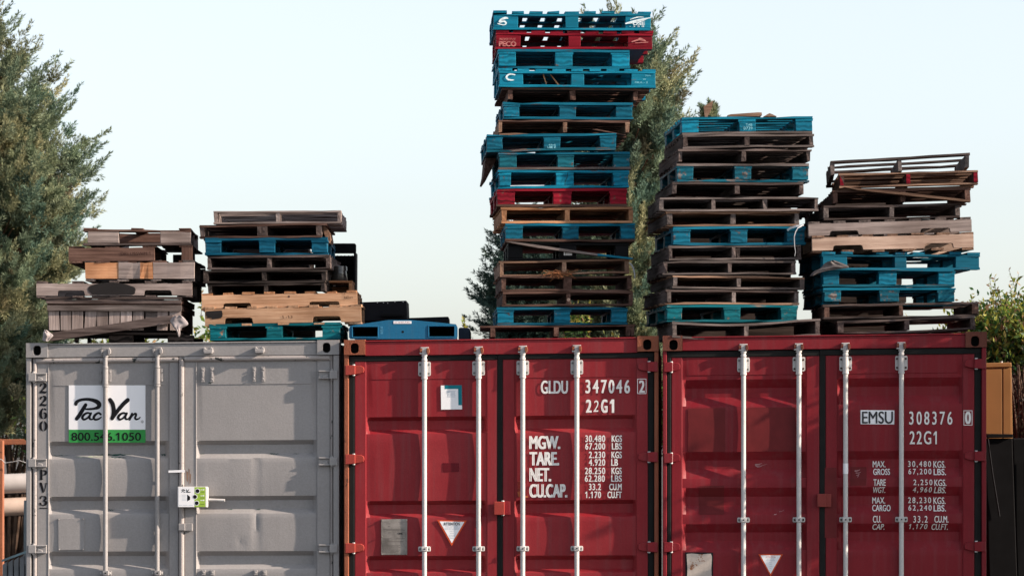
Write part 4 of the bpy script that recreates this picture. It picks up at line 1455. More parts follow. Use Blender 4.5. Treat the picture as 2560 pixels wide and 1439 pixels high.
p = pal_A('bright blue pallet with a split middle block, right above the second red pallet', YT, 1245, 1572.5, 426, 424, 471.5, 469, ((1249, 1277), (1391, 1434), (1534.5, 1571.5)), 'brightblue', yaw=-3.6)
print_on(p, 'block_crack', lambda mb, P_=p: stroke(mb, [(1419.5, 432, 1.2), (1418, 443, 1.6), (1413.5, 452, 1.4), (1412, 464, 1.8)], P_.loc, -0.0035), HOLE)
p = pal_A('red pallet with three cracked red blocks in the middle of the tallest stack', YT, 1242.5, 1568.7, 473, 470, 517.5, 515, ((1243.5, 1287), (1383, 1428.5), (1525.5, 1568)), 'red', bot='brown', yaw=-3)
print_on(p, 'block_crack', lambda mb, P_=p: stroke(mb, [(1244, 499, 1.4), (1254, 502, 2.0), (1268, 501, 1.2), (1286, 505, 1.6)], P_.loc, -0.0035), HOLE)
pal_C('orange-tan stringer pallet under the red pallet with cracked blocks', YT, 1253, 1582.7, 518, 517, 559.5, 557, ((1255.5, 1266.5), (1412.5, 1424), (1571.5, 1582.5)), 'orange', yaw=-3.4, t=6.5, tb=6.5)
z5x = lambda v: 1180 + v / 4.796
z5y = lambda v: 560 + v / 4.796
p = pal_A('blue pallet with a broken bottom board slanting down across the black plastic pallet', YT - .01, 1263, 1587.6, 558.5, 558, 604.5, 602, ((1263.5, 1306), (1406, 1446.5), (1552.5, 1587)), 'blue', bot='brown', yaw=-2)
loose(p, 'broken_board', [(z5x(396), z5y(212)), (z5x(470), z5y(208)), (z5x(1500), z5y(357)), (z5x(1500), z5y(382)), (z5x(800), z5y(288))], -.035, .06, 'grey')
loose(p, 'broken_board', [(z5x(1501), z5y(357)), (z5x(1925), z5y(408)), (z5x(1928), z5y(428)), (z5x(1501), z5y(382))], -.035, .06, 'blue')
# black plastic pallet
P = Pal('plastic_pallet', 'black plastic pallet with a small white label, behind the slanting broken board', YT + .02, 1270, 1573, 606, 606, 651, 650, -2, 1.1)
mb = MB()
mb.box(-P.w / 2, P.w / 2, 0, P.d, P.h - .022, P.h)
mb.build('top_deck', BLACK, P.root, bevel=.004)
for y in (0.0, P.d / 2 - .06, P.d - .12):
    for a, b in ((1270, 1307), (1398, 1441.5), (1538, 1572)):
        mb = MB()
        mb.box(P.X(a), P.X(b), y, y + .12, .018, P.h - .0225)
        mb.build('block', BLACK, P.root, bevel=.006)
mb = MB()
for y in (0.0, P.d - .1):
    mb.box(-P.w / 2, P.w / 2, y, y + .1, 0, .0175)
mb.build('bottom_deck', BLACK, P.root, bevel=.004)
mb = MB()
mb.box(P.X(z5x(1100)), P.X(z5x(1118)), -.003, .001, P.Z(z5y(374)), P.Z(z5y(332)), 0)
mb.box(P.X(z5x(1122)), P.X(z5x(1200)), -.003, .001, P.Z(z5y(374)), P.Z(z5y(352)), 0)
mb.box(P.X(z5x(1124)), P.X(z5x(1198)), -.003, .001, P.Z(z5y(347)), P.Z(z5y(340)), 0)
mb.build('white_label', SIGNW, P.root)
p = pal_C('tan stringer pallet with dry grass caught on its bottom board', YT, 1249, 1575, 653, 645, 690, 684, ((1249.5, 1258.5), (1407, 1417.5), (1563.5, 1574.5)), 'tan', yaw=-2.5, warp=.007, nbm=3)
mb = MB()
gr = random.Random(3)
for i in range(70):
    x = z5x(gr.gauss(1060, 80))
    a = p.loc(x, 685 - abs(gr.gauss(0, 2.5)), -.008)
    b = a + Vector((gr.uniform(-.07, .07), gr.uniform(-.03, .01), gr.uniform(-.035, .03)))
    c = b + Vector((gr.uniform(-.04, .04), 0, gr.uniform(-.03, .01)))
    mb.path([a, b, c], [.0022, .002, .001], n=4)
o = mb.build('dry_grass', plain('dry_grass', (0.22, 0.09, 0.04), .9), None)
o.matrix_world = Matrix.Translation(p.root.location) @ p.root.rotation_euler.to_matrix().to_4x4()
tag(o, 'tuft of dry brown grass on the bottom board of a tan pallet', 'dry grass')
pal_C('brown stringer pallet with a thick middle stringer, below the pallet holding dry grass', YT, 1253, 1581, 689, 688, 728.5, 727, ((1253, 1265), (1409.5, 1429.5), (1569.5, 1581)), 'brown', yaw=-2.5, nbm=3, nt=7)
p = pal_C('brown stringer pallet with a pale knot on its middle stringer, above the lowest blue pallet', YT, 1256, 1582.5, 728.5, 727.5, 766, 763, ((1256, 1265), (1416.5, 1426.5), (1573, 1582)), 'brown', yaw=-2.5, nbm=3, warp=.007)
print_on(p, 'pale_knot', lambda mb, P_=p: mb.add([P_.loc(1421.5 + 4.4 * math.cos(t * .52), 749 + 3.8 * math.sin(t * .52), -.0005) for t in range(12)], [tuple(range(12))]), wood('pink', 'e'))
pal_A('lowest blue pallet of the tallest stack, resting on a wide brown pallet', YT - .01, 1243.6, 1569, 768.5, 766.5, 813, 810.5, ((1244, 1283.5), (1386, 1426), (1529, 1568)), 'blue', yaw=-2, skipb=())
p = pal_C('wide brown pallet on short legs at the foot of the tallest stack', YT - .02, 1201, 1587.6, 814, 809, 846.5, 844.5, ((1226, 1237.5), (1385, 1397), (1565, 1576), (1577.5, 1587)), 'brown', yaw=-1, depth=1.0, skipb=(0,), nbm=3)

# ---- third stack
z6x = lambda v: 1600 + v / 4.361
z6y = lambda v: 230 + v / 4.361
z7x = lambda v: 1600 + v / 4.498
z7y = lambda v: 540 + v / 4.498
Y3 = 23.94
p = pal_A('teal-blue pallet on top of the stack that has loose timber scraps lying on it', Y3, 1704, 2033, 294, 290, 339.5, 331, ((1704.5, 1745), (1849, 1890), (1991, 2032.5)), 'brightblue', bot='grey', yaw=-3.5)
P_ = p
print_on(p, 'pale_code', lambda mb: (ptext(P_, mb, 'TAB', z6x(1155), z6x(1225), z6y(345), z6y(372)), ptext(P_, mb, '0739', z6x(1130), z6x(1228), z6y(380), z6y(412))), PB)
pal_C('grey-brown stringer pallet second under the timber scraps, its near end post split', Y3, 1706.6, 2035.7, 338, 334, 373, 365, ((1707, 1717), (1861.5, 1873), (2026, 2035.5)), 'grey', 'greybrown', yaw=-4)
pal_C('grey stringer pallet with a leaning middle stringer, above the black-stained blue pallet', Y3, 1695, 2030, 375.5, 370, 409, 407, ((1695.5, 1704), (1853, 1864), (2020, 2029)), 'greybrown', yaw=-4.5, skipb=(0,))
p = pal_A('faded blue pallet with black stained blocks, fourth under the timber scraps', Y3, 1691.7, 2023, 408.5, 408.5, 455, 454, ((1692.5, 1732.5), (1837, 1878.5), (1982, 2022.5)), 'grey', 'wornblue', 'wornblue', yaw=-3.5)
pal_C('grey-brown stringer pallet above the one with four stringer ends', Y3, 1679, 2010, 456, 455, 489, 489, ((1679.5, 1690.5), (1838.5, 1850), (2000, 2010)), 'greybrown', yaw=-3.5, skipb=(0,))
pal_C('wide grey pallet showing four stringer ends, jutting past both sides of its stack', Y3 - .03, 1648.6, 2046, 493, 491, 529, 526, ((1649, 1658.5), (1778.5, 1788), (1907.5, 1917), (2037, 2046)), 'grey', yaw=-2.5, depth=1.016)
pal_C('pinkish brown stringer pallet between the wide four-stringer pallet and a strapped blue one', Y3, 1666, 2001, 528, 527, 567.5, 563, ((1667, 1680), (1828, 1840), (1989, 2000)), 'tan', 'grey', 'tan', yaw=-4.5, t=6)
p = pal_A('blue pallet with a white strap hanging over its end block', Y3, 1682, 2014.6, 567.5, 565, 613.5, 611, ((1682.5, 1725), (1826, 1868), (1969, 2012.5)), 'blue', yaw=-4)
pal_C('grey stringer pallet with a doubled middle stringer, under the strapped blue pallet', Y3, 1671, 2004.6, 613.5, 612, 651, 648, ((1672, 1680.5), (1829, 1839), (1840, 1849), (1994.5, 2004)), 'grey', 'greybrown', yaw=-4, nt=6)
pal_C('grey stringer pallet shoved towards the tall tree, below the one with a doubled stringer', Y3 - .02, 1658, 1991, 652.5, 651, 688, 683.5, ((1658.5, 1668), (1819.5, 1829), (1980, 1990)), 'grey', 'greybrown', yaw=-3.5)
pal_C('brown-grey stringer pallet with curled side boards, two above the teal pallet', Y3, 1680, 2013.5, 687, 692, 720, 723, ((1682, 1691.5), (1843.5, 1853), (2002, 2013)), 'tan', 'grey', 'grey', yaw=-6)
pal_C('brown-grey stringer pallet resting directly on the teal pallet', Y3, 1664.5, 1999, 724.5, 725, 760.5, 761, ((1667, 1677), (1829.5, 1841), (1989, 1999)), 'greybrown', 'grey', 'tan', yaw=-6)
pal_A('teal pallet with a bitten corner block near the foot of its stack', Y3, 1665.6, 1995.7, 762, 762.5, 804.5, 803.5, ((1666.5, 1704), (1810, 1851), (1954, 1995)), 'teal', yaw=-5)
P = Pal('stringer_pallet', 'grey pallet with sagging bowed boards on the crimson container', Y3 - .04, 1680, 2052, 804.5, 799, 843, 836, -3, 1.219, )
P.root.rotation_euler[1] = 0
S_ = P.S
for nm, z0c, dz in (('top_deck', 0, 0), ('bottom_deck', 1, 0)):
    mb = MB()
    for i in range(6):
        y = i * (P.d - .12) / 5
        vs = []
        for k in range(13):
            t = k / 12
            x = -P.w / 2 + P.w * t
            yt = 804 + 6.5 * math.sin(math.pi * min(1, t * 1.15)) - 6.5 * t * t * 1.3 if not z0c else 838 + 8 * math.sin(math.pi * min(1, t * 1.1)) - 5 * t * t
            z = P.Z(yt)
            for yy, zz in ((y, z - .017), (y + .12, z - .017), (y + .12, z), (y, z)):
                vs.append((x, yy, zz + rnd.gauss(0, .0008)))
        mb.add(vs, [f_ for k in range(12) for f_ in [(4 * k + q, 4 * k + 4 + q, 4 * k + 4 + (q + 1) % 4, 4 * k + (q + 1) % 4) for q in range(4)]] + [(0, 1, 2, 3), (51, 50, 49, 48)])
    mb.build(nm, wood('grey', 'x'), P.root)
for a, b in ((1681, 1691), (1861, 1871.5), (2041, 2051)):
    mb = MB()
    t = (a - 1680) / 372
    zt = P.Z(804 + 6.5 * math.sin(math.pi * min(1, t * 1.15)) - 8.45 * t * t) - .017
    zb_ = P.Z(838 + 8 * math.sin(math.pi * min(1, t * 1.1)) - 5 * t * t)
    mb.board('y', .004, P.d - .004, P.X(a), P.X(b), zb_, zt, seg=3, warp=0, rg=P.rg)
    mb.build('stringer', wood('grey', 'y'), P.root)

# ---- fourth stack (beside the hedge)
z8x = lambda v: 2000 + v / 2.9375
z8y = lambda v: 370 + v / 2.9375
Y4 = 23.95
pal_C('open weathered pallet with few boards, tilted on top of the stack beside the hedge', Y4, 2078, 2424, 400, 384, 441, 424, ((2078.5, 2089), (2246, 2255), (2412, 2423)), 'greybrown', 'grey', yaw=4, nt=3, nbm=3, depth=1.1, skipb=(0,))
p = pal_C('tan pallet with red painted stringer ends and a slipped board, beside the hedge', Y4, 2099, 2443.6, 434, 424, 468, 463, ((2101, 2111), (2266, 2276.5), (2433.5, 2443.5)), 'tan', 'brown', yaw=3, ends='red')
loose(p, 'slipped_board', [(z8x(322), z8y(276)), (z8x(400), z8y(284)), (z8x(800), z8y(332)), (z8x(1245), z8y(396)), (z8x(1245), z8y(408)), (z8x(1180), z8y(402)), (z8x(800), z8y(352)), (z8x(420), z8y(300))], -.03, .07, 'tan')
pal_C('brown pallet behind the slipped board of the red-ended pallet', Y4 + .02, 2083, 2427, 477, 467, 511, 507, ((2083.5, 2095), (2252.5, 2265), (2413, 2425)), 'brown', yaw=1.5, skipb=(0,))
pal_C('dark grey stringer pallet over the two notched pallets', Y4, 2059.6, 2401.7, 514, 508, 551, 543, ((2060, 2073), (2225, 2235.5), (2389, 2401.5)), 'greybrown', 'grey', yaw=-1.5)
pal_D('grey notched pallet with saw marks, upper of the two notched ones beside the hedge', Y4 - .01, 2021, 2431, 562, 545, 588, 580, ((2073, 2147), (2301, 2378)), 'lightgrey', yaw=-2.5, nd=11, below=5, above=5.5, dkind='grey', nb=7)
pal_D('tan notched pallet with a round knot, lower of the two notched ones beside the hedge', Y4 - .02, 2030, 2436, 593.5, 585, 628, 616, ((2081, 2158), (2312, 2386)), 'pink', yaw=-3, nd=12, below=6, above=5, dkind='tan', nb=7, nbot=6)
p = pal_B('long blue pallet jutting towards the hedge, below the notched pallets', Y4, 2054, 2452, 630, 630, 675, 673, ((2055, 2115.5), (2236.5, 2267), (2391.5, 2452)), 'blue', yaw=-5, skip=(2, 6))
pal_A('blue pallet under the long one that juts towards the hedge', Y4, 2056, 2388, 672, 671, 717.5, 716.5, ((2058, 2097), (2197.5, 2241.5), (2347, 2388)), 'blue', bot='wornblue', yaw=-2)
pal_A('blue pallet with flaking paint on its blocks and a dropped bottom board, beside the hedge', Y4, 2058, 2391, 718, 719, 761, 758, ((2060, 2102), (2199, 2247.5), (2346.5, 2388)), 'brightblue', 'wornblue', yaw=-2, skipb=(0,))
p = pal_C('brown stringer pallet second from the bottom of the stack beside the hedge', Y4 - .02, 2059.6, 2447.6, 762, 752.5, 799, 788, ((2061, 2073.5), (2247, 2257), (2432, 2447)), 'greybrown', 'brown', yaw=0, depth=1.016, nbm=3)
loose(p, 'fallen_board', [(2062, 757), (2100, 756.5), (2388, 760), (2391, 764), (2380, 767), (2340, 766), (2200, 762), (2062, 761)], .03, .14, 'brightblue')
pal_C('grey-brown stringer pallet at the bottom of the stack beside the hedge', Y4 - .03, 2093.6, 2439, 801, 790, 836, 823, ((2096, 2110), (2262, 2274), (2428, 2439)), 'greybrown', yaw=-.5, nbm=4)

# ---- second stack
z2x = lambda v: 480 + v / 3.998
z2y = lambda v: 500 + v / 3.998
Y2 = 24.22
pal_C('pale grey slatted pallet on top of the stack over the notched tan pallets', Y2, 535, 852.7, 528, 525, 560, 557, ((535.5, 545), (691, 699.5), (844, 852.5)), 'lightgrey', 'lightgrey', yaw=-.8, nt=7, nbm=7, t=4.5, tb=4, depth=1.1, warp=.002)
p = pal_C('dark brown pallet with broken end boards, second from the top above the deep blue pallet', Y2, 499, 803, 561, 559, 596, 593, ((500, 511), (642, 653), (655, 668), (790, 803)), 'brown', 'greybrown', yaw=0, wing=(0, 14))
loose(p, 'torn_board', [(803, 560), (812, 566), (822, 580), (825, 598), (821, 606), (815, 598), (808, 582)], .1, .5, 'tan', 'y')
pal_A('deep blue pallet in the stack over the notched tan pallets', Y2, 512.5, 819, 593.5, 592.5, 637.5, 636, ((513.5, 552), (648, 687), (779.5, 818.5)), 'deepblue', yaw=-.5, t=7)
pal_C('dark grey stringer pallet under the deep blue pallet', Y2, 519, 826, 639, 637, 675, 671, ((519.5, 528), (669, 679), (816, 826)), 'greybrown', 'greybrown', yaw=.5)
pal_C('blackened stringer pallet jutting towards the grey crate, second under the deep blue pallet', Y2, 508, 815, 675.5, 673.5, 707, 704.5, ((508.5, 520), (655.5, 666), (803, 814)), 'dark', yaw=.5)
pal_C('blackened stringer pallet sitting on the upper notched tan pallet', Y2, 517.5, 813, 708, 705.5, 738, 731, ((518, 527.5), (660.5, 670), (803, 812.5)), 'dark', yaw=1.5, skipb=(0, 1))
p = pal_D('light tan notched pallet with pencilled scribble and a broken notch', Y2, 505, 893, 739, 730.5, 771, 764.5, ((557, 629), (772, 850)), 'lighttan', yaw=-.5, nd=12.5, nb=8, below=5, dkind='orange', wd=.085)
P_ = p
print_on(p, 'pencil_scribble', lambda mb: (ptext(P_, mb, '2', z2x(1515), z2x(1535), z2y(930), z2y(958)), ptext(P_, mb, 'R&Born', z2x(1520), z2x(1610), z2y(970), z2y(998), bold=-.01)), plain('pencil', (0.07, 0.04, 0.025), .8))
print_on(p, 'beam_knot', lambda mb, P_=p: mb.add([P_.loc(z2x(970 + 12 * math.cos(t * .52)), z2y(966 + 11 * math.sin(t * .52)), -.001) for t in range(12)], [tuple(range(12))]), wood('brown', 'e'))
p = pal_D('tan notched pallet with a black daub and a stamped number', Y2 - .02, 512.5, 903, 773.5, 765, 809, 804.5, ((561, 633), (781, 853)), 'lighttan', yaw=.2, nd=15, nb=8, below=5, dkind='lighttan', wd=.085)
P_ = p
print_on(p, 'stamped_number', lambda mb: ptext(P_, mb, '5.-13', z2x(900), z2x(1005), z2y(1155), z2y(1182), bold=.01), plain('stamp_ink', (0.04, 0.018, 0.012), .8))
mb = MB()
for yy, a, b, wd in ((1112, 150, 292, 26), (1132, 152, 296, 26), (1152, 165, 294, 26), (1168, 205, 288, 18)):
    stroke(mb, [(a, yy, wd), ((a + b) / 2, yy - 4, wd), (b, yy - 8, wd)], lambda x, y, d: P_.loc(z2x(x), z2y(y), d), -.0035)
mb.build('black_daub', plain('black_daub', (0.014, 0.012, 0.012), .6), p.root, fixn=False)
pal_A('teal pallet with torn edges lying on the grey container', Y2 - .02, 524, 850, 810.5, 803.5, 849, 848.5, ((524.5, 565), (666, 706), (806.5, 850)), 'teal', yaw=0, t=7)

# ---- pallets of a second row, seen only as darkness through the front ones


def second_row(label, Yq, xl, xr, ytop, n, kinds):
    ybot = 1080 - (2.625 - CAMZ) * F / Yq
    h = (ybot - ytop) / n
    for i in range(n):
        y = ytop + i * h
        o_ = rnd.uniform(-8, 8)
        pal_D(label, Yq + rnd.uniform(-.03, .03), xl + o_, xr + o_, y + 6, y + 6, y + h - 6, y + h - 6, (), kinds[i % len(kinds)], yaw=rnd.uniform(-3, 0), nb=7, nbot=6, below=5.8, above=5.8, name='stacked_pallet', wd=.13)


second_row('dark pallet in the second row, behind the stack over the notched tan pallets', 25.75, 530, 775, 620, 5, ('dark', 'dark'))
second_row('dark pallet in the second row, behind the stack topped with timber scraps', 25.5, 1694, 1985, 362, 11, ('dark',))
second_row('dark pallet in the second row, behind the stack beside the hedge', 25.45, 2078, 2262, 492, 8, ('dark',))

# ---- first stack
z1x = lambda v: v / 3.598
z1y = lambda v: 500 + v / 3.598
Y1 = 24.21
p = pal_B('grey-faced pallet with a wide opening, on top of the stack nearest the big tree', Y1, 210, 477, 570, 570, 613, 612.5, ((220, 297), (400, 476.5)), 'brown', 'lightgrey', 'greybrown', yaw=-2.5, nb=3, depth=1.0, tdeck=3.5)
block(p, 'middle_board', 'brown', p.X(222), p.X(470), .42, .45, .018, p.h - .03, 'x')
block(p, 'lower_board', 'brown', p.X(222), p.X(470), .1, .4, .0185, .032, 'x')
p = pal_D('red-brown pallet with a short front beam, second in the stack nearest the big tree', Y1, 172, 481, 620, 618, 654, 650, (), 'brown', yaw=-1, nb=4, nbot=5, below=4, above=4, wd=.11, stub=386)
block(p, 'end_post', 'brown', p.X(453), p.X(480), .004, .3, 0.0, p.Z(617), 'z')
block(p, 'dark_block', 'dark', p.X(416), p.X(455), .55, .9, 0.0, p.Z(627), 'z')
print_on(p, 'faint_stamp', lambda mb, P_=p: ptext(P_, mb, 'DRI USSWM 1', 302, 376, 630, 638), plain('faint_stamp', (0.03, 0.012, 0.01), .8))
p = pal_D('pallet whose front beam is patched with orange and grey boards, nearest the big tree', Y1, 212.6, 485, 656, 655.5, 696.5, 696, (), 'grey', yaw=-.5, nb=4, nbot=4, below=6, above=6, wd=.08, segs=((212.6, 297, 'orange'), (297.5, 350, 'lightgrey'), (350.5, 383, 'orange'), (383.5, 485, 'lightgrey')))
p = pal_D('long grey notched pallet with a black painted middle, above the slatted crate', Y1 - .01, 91.7, 479.5, 710, 707.5, 739, 737.5, ((143, 213), (359, 430)), 'lightgrey', yaw=-1.5, nd=13, below=5, above=7, dkind='greybrown', nb=5, wd=.08)
mb = MB()
stroke(mb, [(830, 800, 70), (900, 790, 85), (1000, 790, 100), (1110, 795, 85), (1190, 808, 60)], lambda x, y, d: p.loc(z1x(x), z1y(y), d), -.003)
stroke(mb, [(840, 830, 40), (1000, 830, 44), (1195, 830, 40)], lambda x, y, d: p.loc(z1x(x), z1y(y), d), -.003)
mb.build('black_paint', plain('black_daub', (0.014, 0.012, 0.012), .6), p.root, fixn=False)

# slatted crate under the first stack
P = Pal('slatted_crate', 'weathered crate with upright slats and two rails under the long grey notched pallet', Y1 + .02, 113, 455, 742, 742, 838, 838, -1, 1.1)
P.root['category'] = 'crate'
P.root['group'] = ''
del P.root['group']
for a, b, yy0, yy1, k in ((113, 455, 742, 747.5, 'greybrown'), (118, 453, 748.5, 758.5, 'greybrown'), (118, 453, 763, 777, 'grey')):
    mb = MB()
    mb.board('x', P.X(a), P.X(b), -.02 if k != 'greybrown' or yy0 > 745 else -.03, .03, P.Z(yy1), P.Z(yy0), warp=.002, rg=P.rg)
    mb.build('rail', wood(k, 'x'), P.root)
mb = MB()
mb.board('x', P.X(119), P.X(453), -.004, .02, P.Z(763), P.Z(758.5), warp=0, rg=P.rg)
mb.build('strap', wood('brown', 'x'), P.root)
for i in range(11):
    a = 121.5 + i * 30.2 + P.rg.uniform(-1, 1)
    if i == 8:
        mb = MB()
        mb.box(P.X(a), P.X(a + 31), .005, .025, P.Z(802), P.Z(777.3))
        mb.build('short_board', wood('grey', 'x'), P.root)
        continue
    mb = MB()
    ww = P.rg.uniform(25.5, 28.5)
    e1, e2 = P.rg.uniform(-.004, .004), P.rg.uniform(-.006, .006)
    mb.hexa([(P.X(a) + e2, 0, P.Z(825)), (P.X(a + ww) + e2, 0, P.Z(825)), (P.X(a + ww) + e1, 0, P.Z(777.3)), (P.X(a) + e1, 0, P.Z(777.3)),
             (P.X(a) + e2, .02, P.Z(825)), (P.X(a + ww) + e2, .02, P.Z(825)), (P.X(a + ww) + e1, .02, P.Z(777.3)), (P.X(a) + e1, .02, P.Z(777.3))])
    mb.build('slat', wood('lightgrey', 'z'), P.root)
mb = MB()
for yy0, yy1 in ((746, 760), (764, 777)):
    mb.board('y', .03, P.d, P.w / 2 - .025, P.w / 2 + .005, P.Z(yy1), P.Z(yy0), warp=.002, rg=P.rg)
for i in range(8):
    y = .05 + i * .13
    mb.box(P.w / 2 - .03, P.w / 2 - .008, y, y + .115, P.Z(825), P.Z(778))
mb.build('end_panel', wood('brown', 'y'), P.root)
mb = MB()
mb.box(-P.w / 2 + .02, P.w / 2 - .03, P.d - .04, P.d - .02, P.Z(830), P.Z(748))
mb.box(-P.w / 2 + .02, -P.w / 2 + .04, .03, P.d - .04, P.Z(826), P.Z(748))
mb.build('back_panel', wood('greybrown', 'x'), P.root)
mb = MB()
mb.box(P.X(122), P.X(455), .03, P.d - .05, P.Z(836), P.Z(831))
mb.build('base_deck', wood('dark', 'x'), P.root)
for a, b in ((184, 192), (270, 330), (417, 482)):
    for y in (.05, .9):
        mb = MB()
        mb.box(P.X(a), P.X(b), y, y + .1, P.Z(855.5), P.Z(837))
        mb.build('foot_block', wood('dark', 'e'), P.root, bevel=.004)
# leaning plank with torn plastic film round both ends
mb = MB()
A, B = at(126, 852, Y1 - .03), at(434, 806.5, Y1 - .03)
d = (B - A)
up = Vector((-d.z, 0, d.x)).normalized()
n = 10
vs = []
for i in range(n + 1):
    q = A + d * i / n
    hgt = (20 + 0.5 * math.sin(i)) / 320
    for yy, s_ in ((0, 0), (.045, 0), (.045, 1), (0, 1)):
        vs.append(q + Vector((0, yy, 0)) + up * hgt * s_)
mb.add([v - A for v in vs], [(4 * i + k, 4 * i + 4 + k, 4 * i + 4 + (k + 1) % 4, 4 * i + (k + 1) % 4) for i in range(n) for k in range(4)] + [(0, 1, 2, 3), (4 * n + 3, 4 * n + 2, 4 * n + 1, 4 * n)])
o = mb.build('leaning_plank', wood('greybrown', 'x'), None, loc=A)
tag(o, 'grey-brown plank leaning across the front of the slatted crate', 'plank')


def film(name, label, pts, Y, seed, thick=.05, ny=3):
    """crumpled plastic film filling a pixel outline (rows of left/right points)"""
    rg = random.Random(seed)
    mb = MB()
    m = 6
    c0 = at(pts[0][0], pts[0][2], Y)
    vs = []
    for (xa, xb, yy) in pts:
        for k in range(m + 1):
            q = at(xa + (xb - xa) * k / m, yy + rg.uniform(-1, 1), Y)
            vs.append(q - c0 + Vector((rg.uniform(-.003, .003), -abs(rg.gauss(0, thick * .5)) * math.sin(math.pi * k / m) - .004, rg.uniform(-.004, .004))))
    r = len(pts)
    mb.add(vs, [(i * (m + 1) + k, i * (m + 1) + k + 1, (i + 1) * (m + 1) + k + 1, (i + 1) * (m + 1) + k) for i in range(r - 1) for k in range(m)])
    o = mb.build(name, PLASTIC, None, smooth=True, loc=c0, sharp=60)
    ss = o.modifiers.new('d', 'SUBSURF')
    ss.levels = ss.render_levels = 2
    sm = o.modifiers.new('s', 'SOLIDIFY')
    sm.thickness = .003
    tag(o, label, 'plastic film', 'torn plastic film')
    return o


film('plastic_film', 'torn pale plastic film around the lower end of the leaning plank', [(112, 117, 825), (108, 128, 831), (107, 134, 837), (107, 130, 843), (106, 124, 850), (110, 122, 853)], Y1 - .05, 3)
film('plastic_film', 'torn pale plastic film draped over the upper end of the leaning plank', [(440, 455, 789), (428, 462, 796), (425, 468, 803), (430, 474, 811), (434, 452, 817), (440, 450, 824), (445, 450, 834), (446, 449, 842)], Y1 - .05, 5)
o = film('plastic_film', 'grey crumpled plastic snagged on the blue pallets beside the hedge', [(2074, 2086, 651), (2064, 2096, 656), (2058, 2118, 662), (2056, 2126, 667), (2050, 2112, 672), (2038, 2076, 675), (2030, 2052, 681), (2024, 2034, 690)], Y4 - .06, 9)
o.data.materials[0] = plain('dirty_film', (0.09, 0.08, 0.08), .5, 0, .4, 14)
# white strap
mb = MB()
q = [(1968, 576), (1976, 570), (1990, 565.5), (2008, 563), (2001, 566), (1993, 571), (1988, 580), (1984.5, 592), (1985, 604), (1986, 618), (1988, 630), (1986, 641)]
vs = []
c0 = at(1990, 580, Y3)
for i, (x, y) in enumerate(q):
    wd = (5, 5, 5, 3, 2.5, 2, 2, 2, 2, 1.6, 1.4, 1)[i]
    dp = (-.012, -.02, -.03, -.035, -.04, -.045, -.045, -.045, -.04, -.035, -.03, -.03)[i]
    a, b = q[max(i - 1, 0)], q[min(i + 1, len(q) - 1)]
    l = math.hypot(b[0] - a[0], b[1] - a[1])
    nx, ny = -(b[1] - a[1]) / l * wd / 2, (b[0] - a[0]) / l * wd / 2
    for sg in (1, -1):
        vs.append(at(x + nx * sg, y + ny * sg, Y3) - c0 + Vector((0, dp, 0)))
mb.add(vs, [(2 * i, 2 * i + 1, 2 * i + 3, 2 * i + 2) for i in range(len(q) - 1)])
o = mb.build('plastic_strap', plain('pale_strap', (0.55, 0.56, 0.58), .4), None, loc=c0)
sm = o.modifiers.new('s', 'SOLIDIFY')
sm.thickness = .0025
tag(o, 'white plastic strap dangling over a blue pallet block', 'strap')
mb = MB()
q = [at(x, y, YT - .03) for x, y in ((1573, 656), (1579, 662), (1584, 672), (1587, 686), (1587, 697))]
mb.path([p_ - q[0] for p_ in q], [.005, .007, .007, .006, .003], n=6)
tag(mb.build('plastic_strap', plain('grey_strap', (0.30, 0.32, 0.33), .5), None, loc=q[0]), 'grey strap end curling off the pallet that holds dry grass', 'strap')

# timber scraps on the third stack
for nm, pts, y0, y1, k, lab in (
        ('timber_scrap', [(z6x(696), z6y(155)), (z6x(793), z6y(92)), (z6x(800), z6y(94)), (z6x(788), z6y(165)), (z6x(768), z6y(215)), (z6x(737), z6y(268)), (z6x(710), z6y(268))], .03, .06, 'tan', 'upright splintered board standing on the top of the stack'),
        ('timber_scrap', [(z6x(957), z6y(250)), (z6x(990), z6y(240)), (z6x(1290), z6y(219)), (z6x(1330), z6y(221)), (z6x(1332), z6y(250)), (z6x(1300), z6y(262)), (z6x(960), z6y(266))], .02, .3, 'tan', 'long flat brown board lying on the top of the stack'),
        ('timber_scrap', [(z6x(1350), z6y(264)), (z6x(1400), z6y(234)), (z6x(1418), z6y(228)), (z6x(1450), z6y(240)), (z6x(1495), z6y(262))], .03, .2, 'tan', 'small wedge of broken brown wood on the top of the stack')):
    c0 = at(pts[0][0], pts[0][1], Y3)
    mb = MB()
    f0 = [at(x, y, Y3) - c0 for x, y in pts]
    m = len(pts)
    mb.add([p_ + Vector((0, y0, 0)) for p_ in f0] + [p_ + Vector((0, y1, 0)) for p_ in f0], [tuple(range(m)), tuple(range(2 * m - 1, m - 1, -1))] + [((i + 1) % m, i, m + i, m + (i + 1) % m) for i in range(m)])
    tag(mb.build(nm, wood(k, 'x'), None, loc=c0), lab, 'wood scrap', 'timber scraps on the stack')

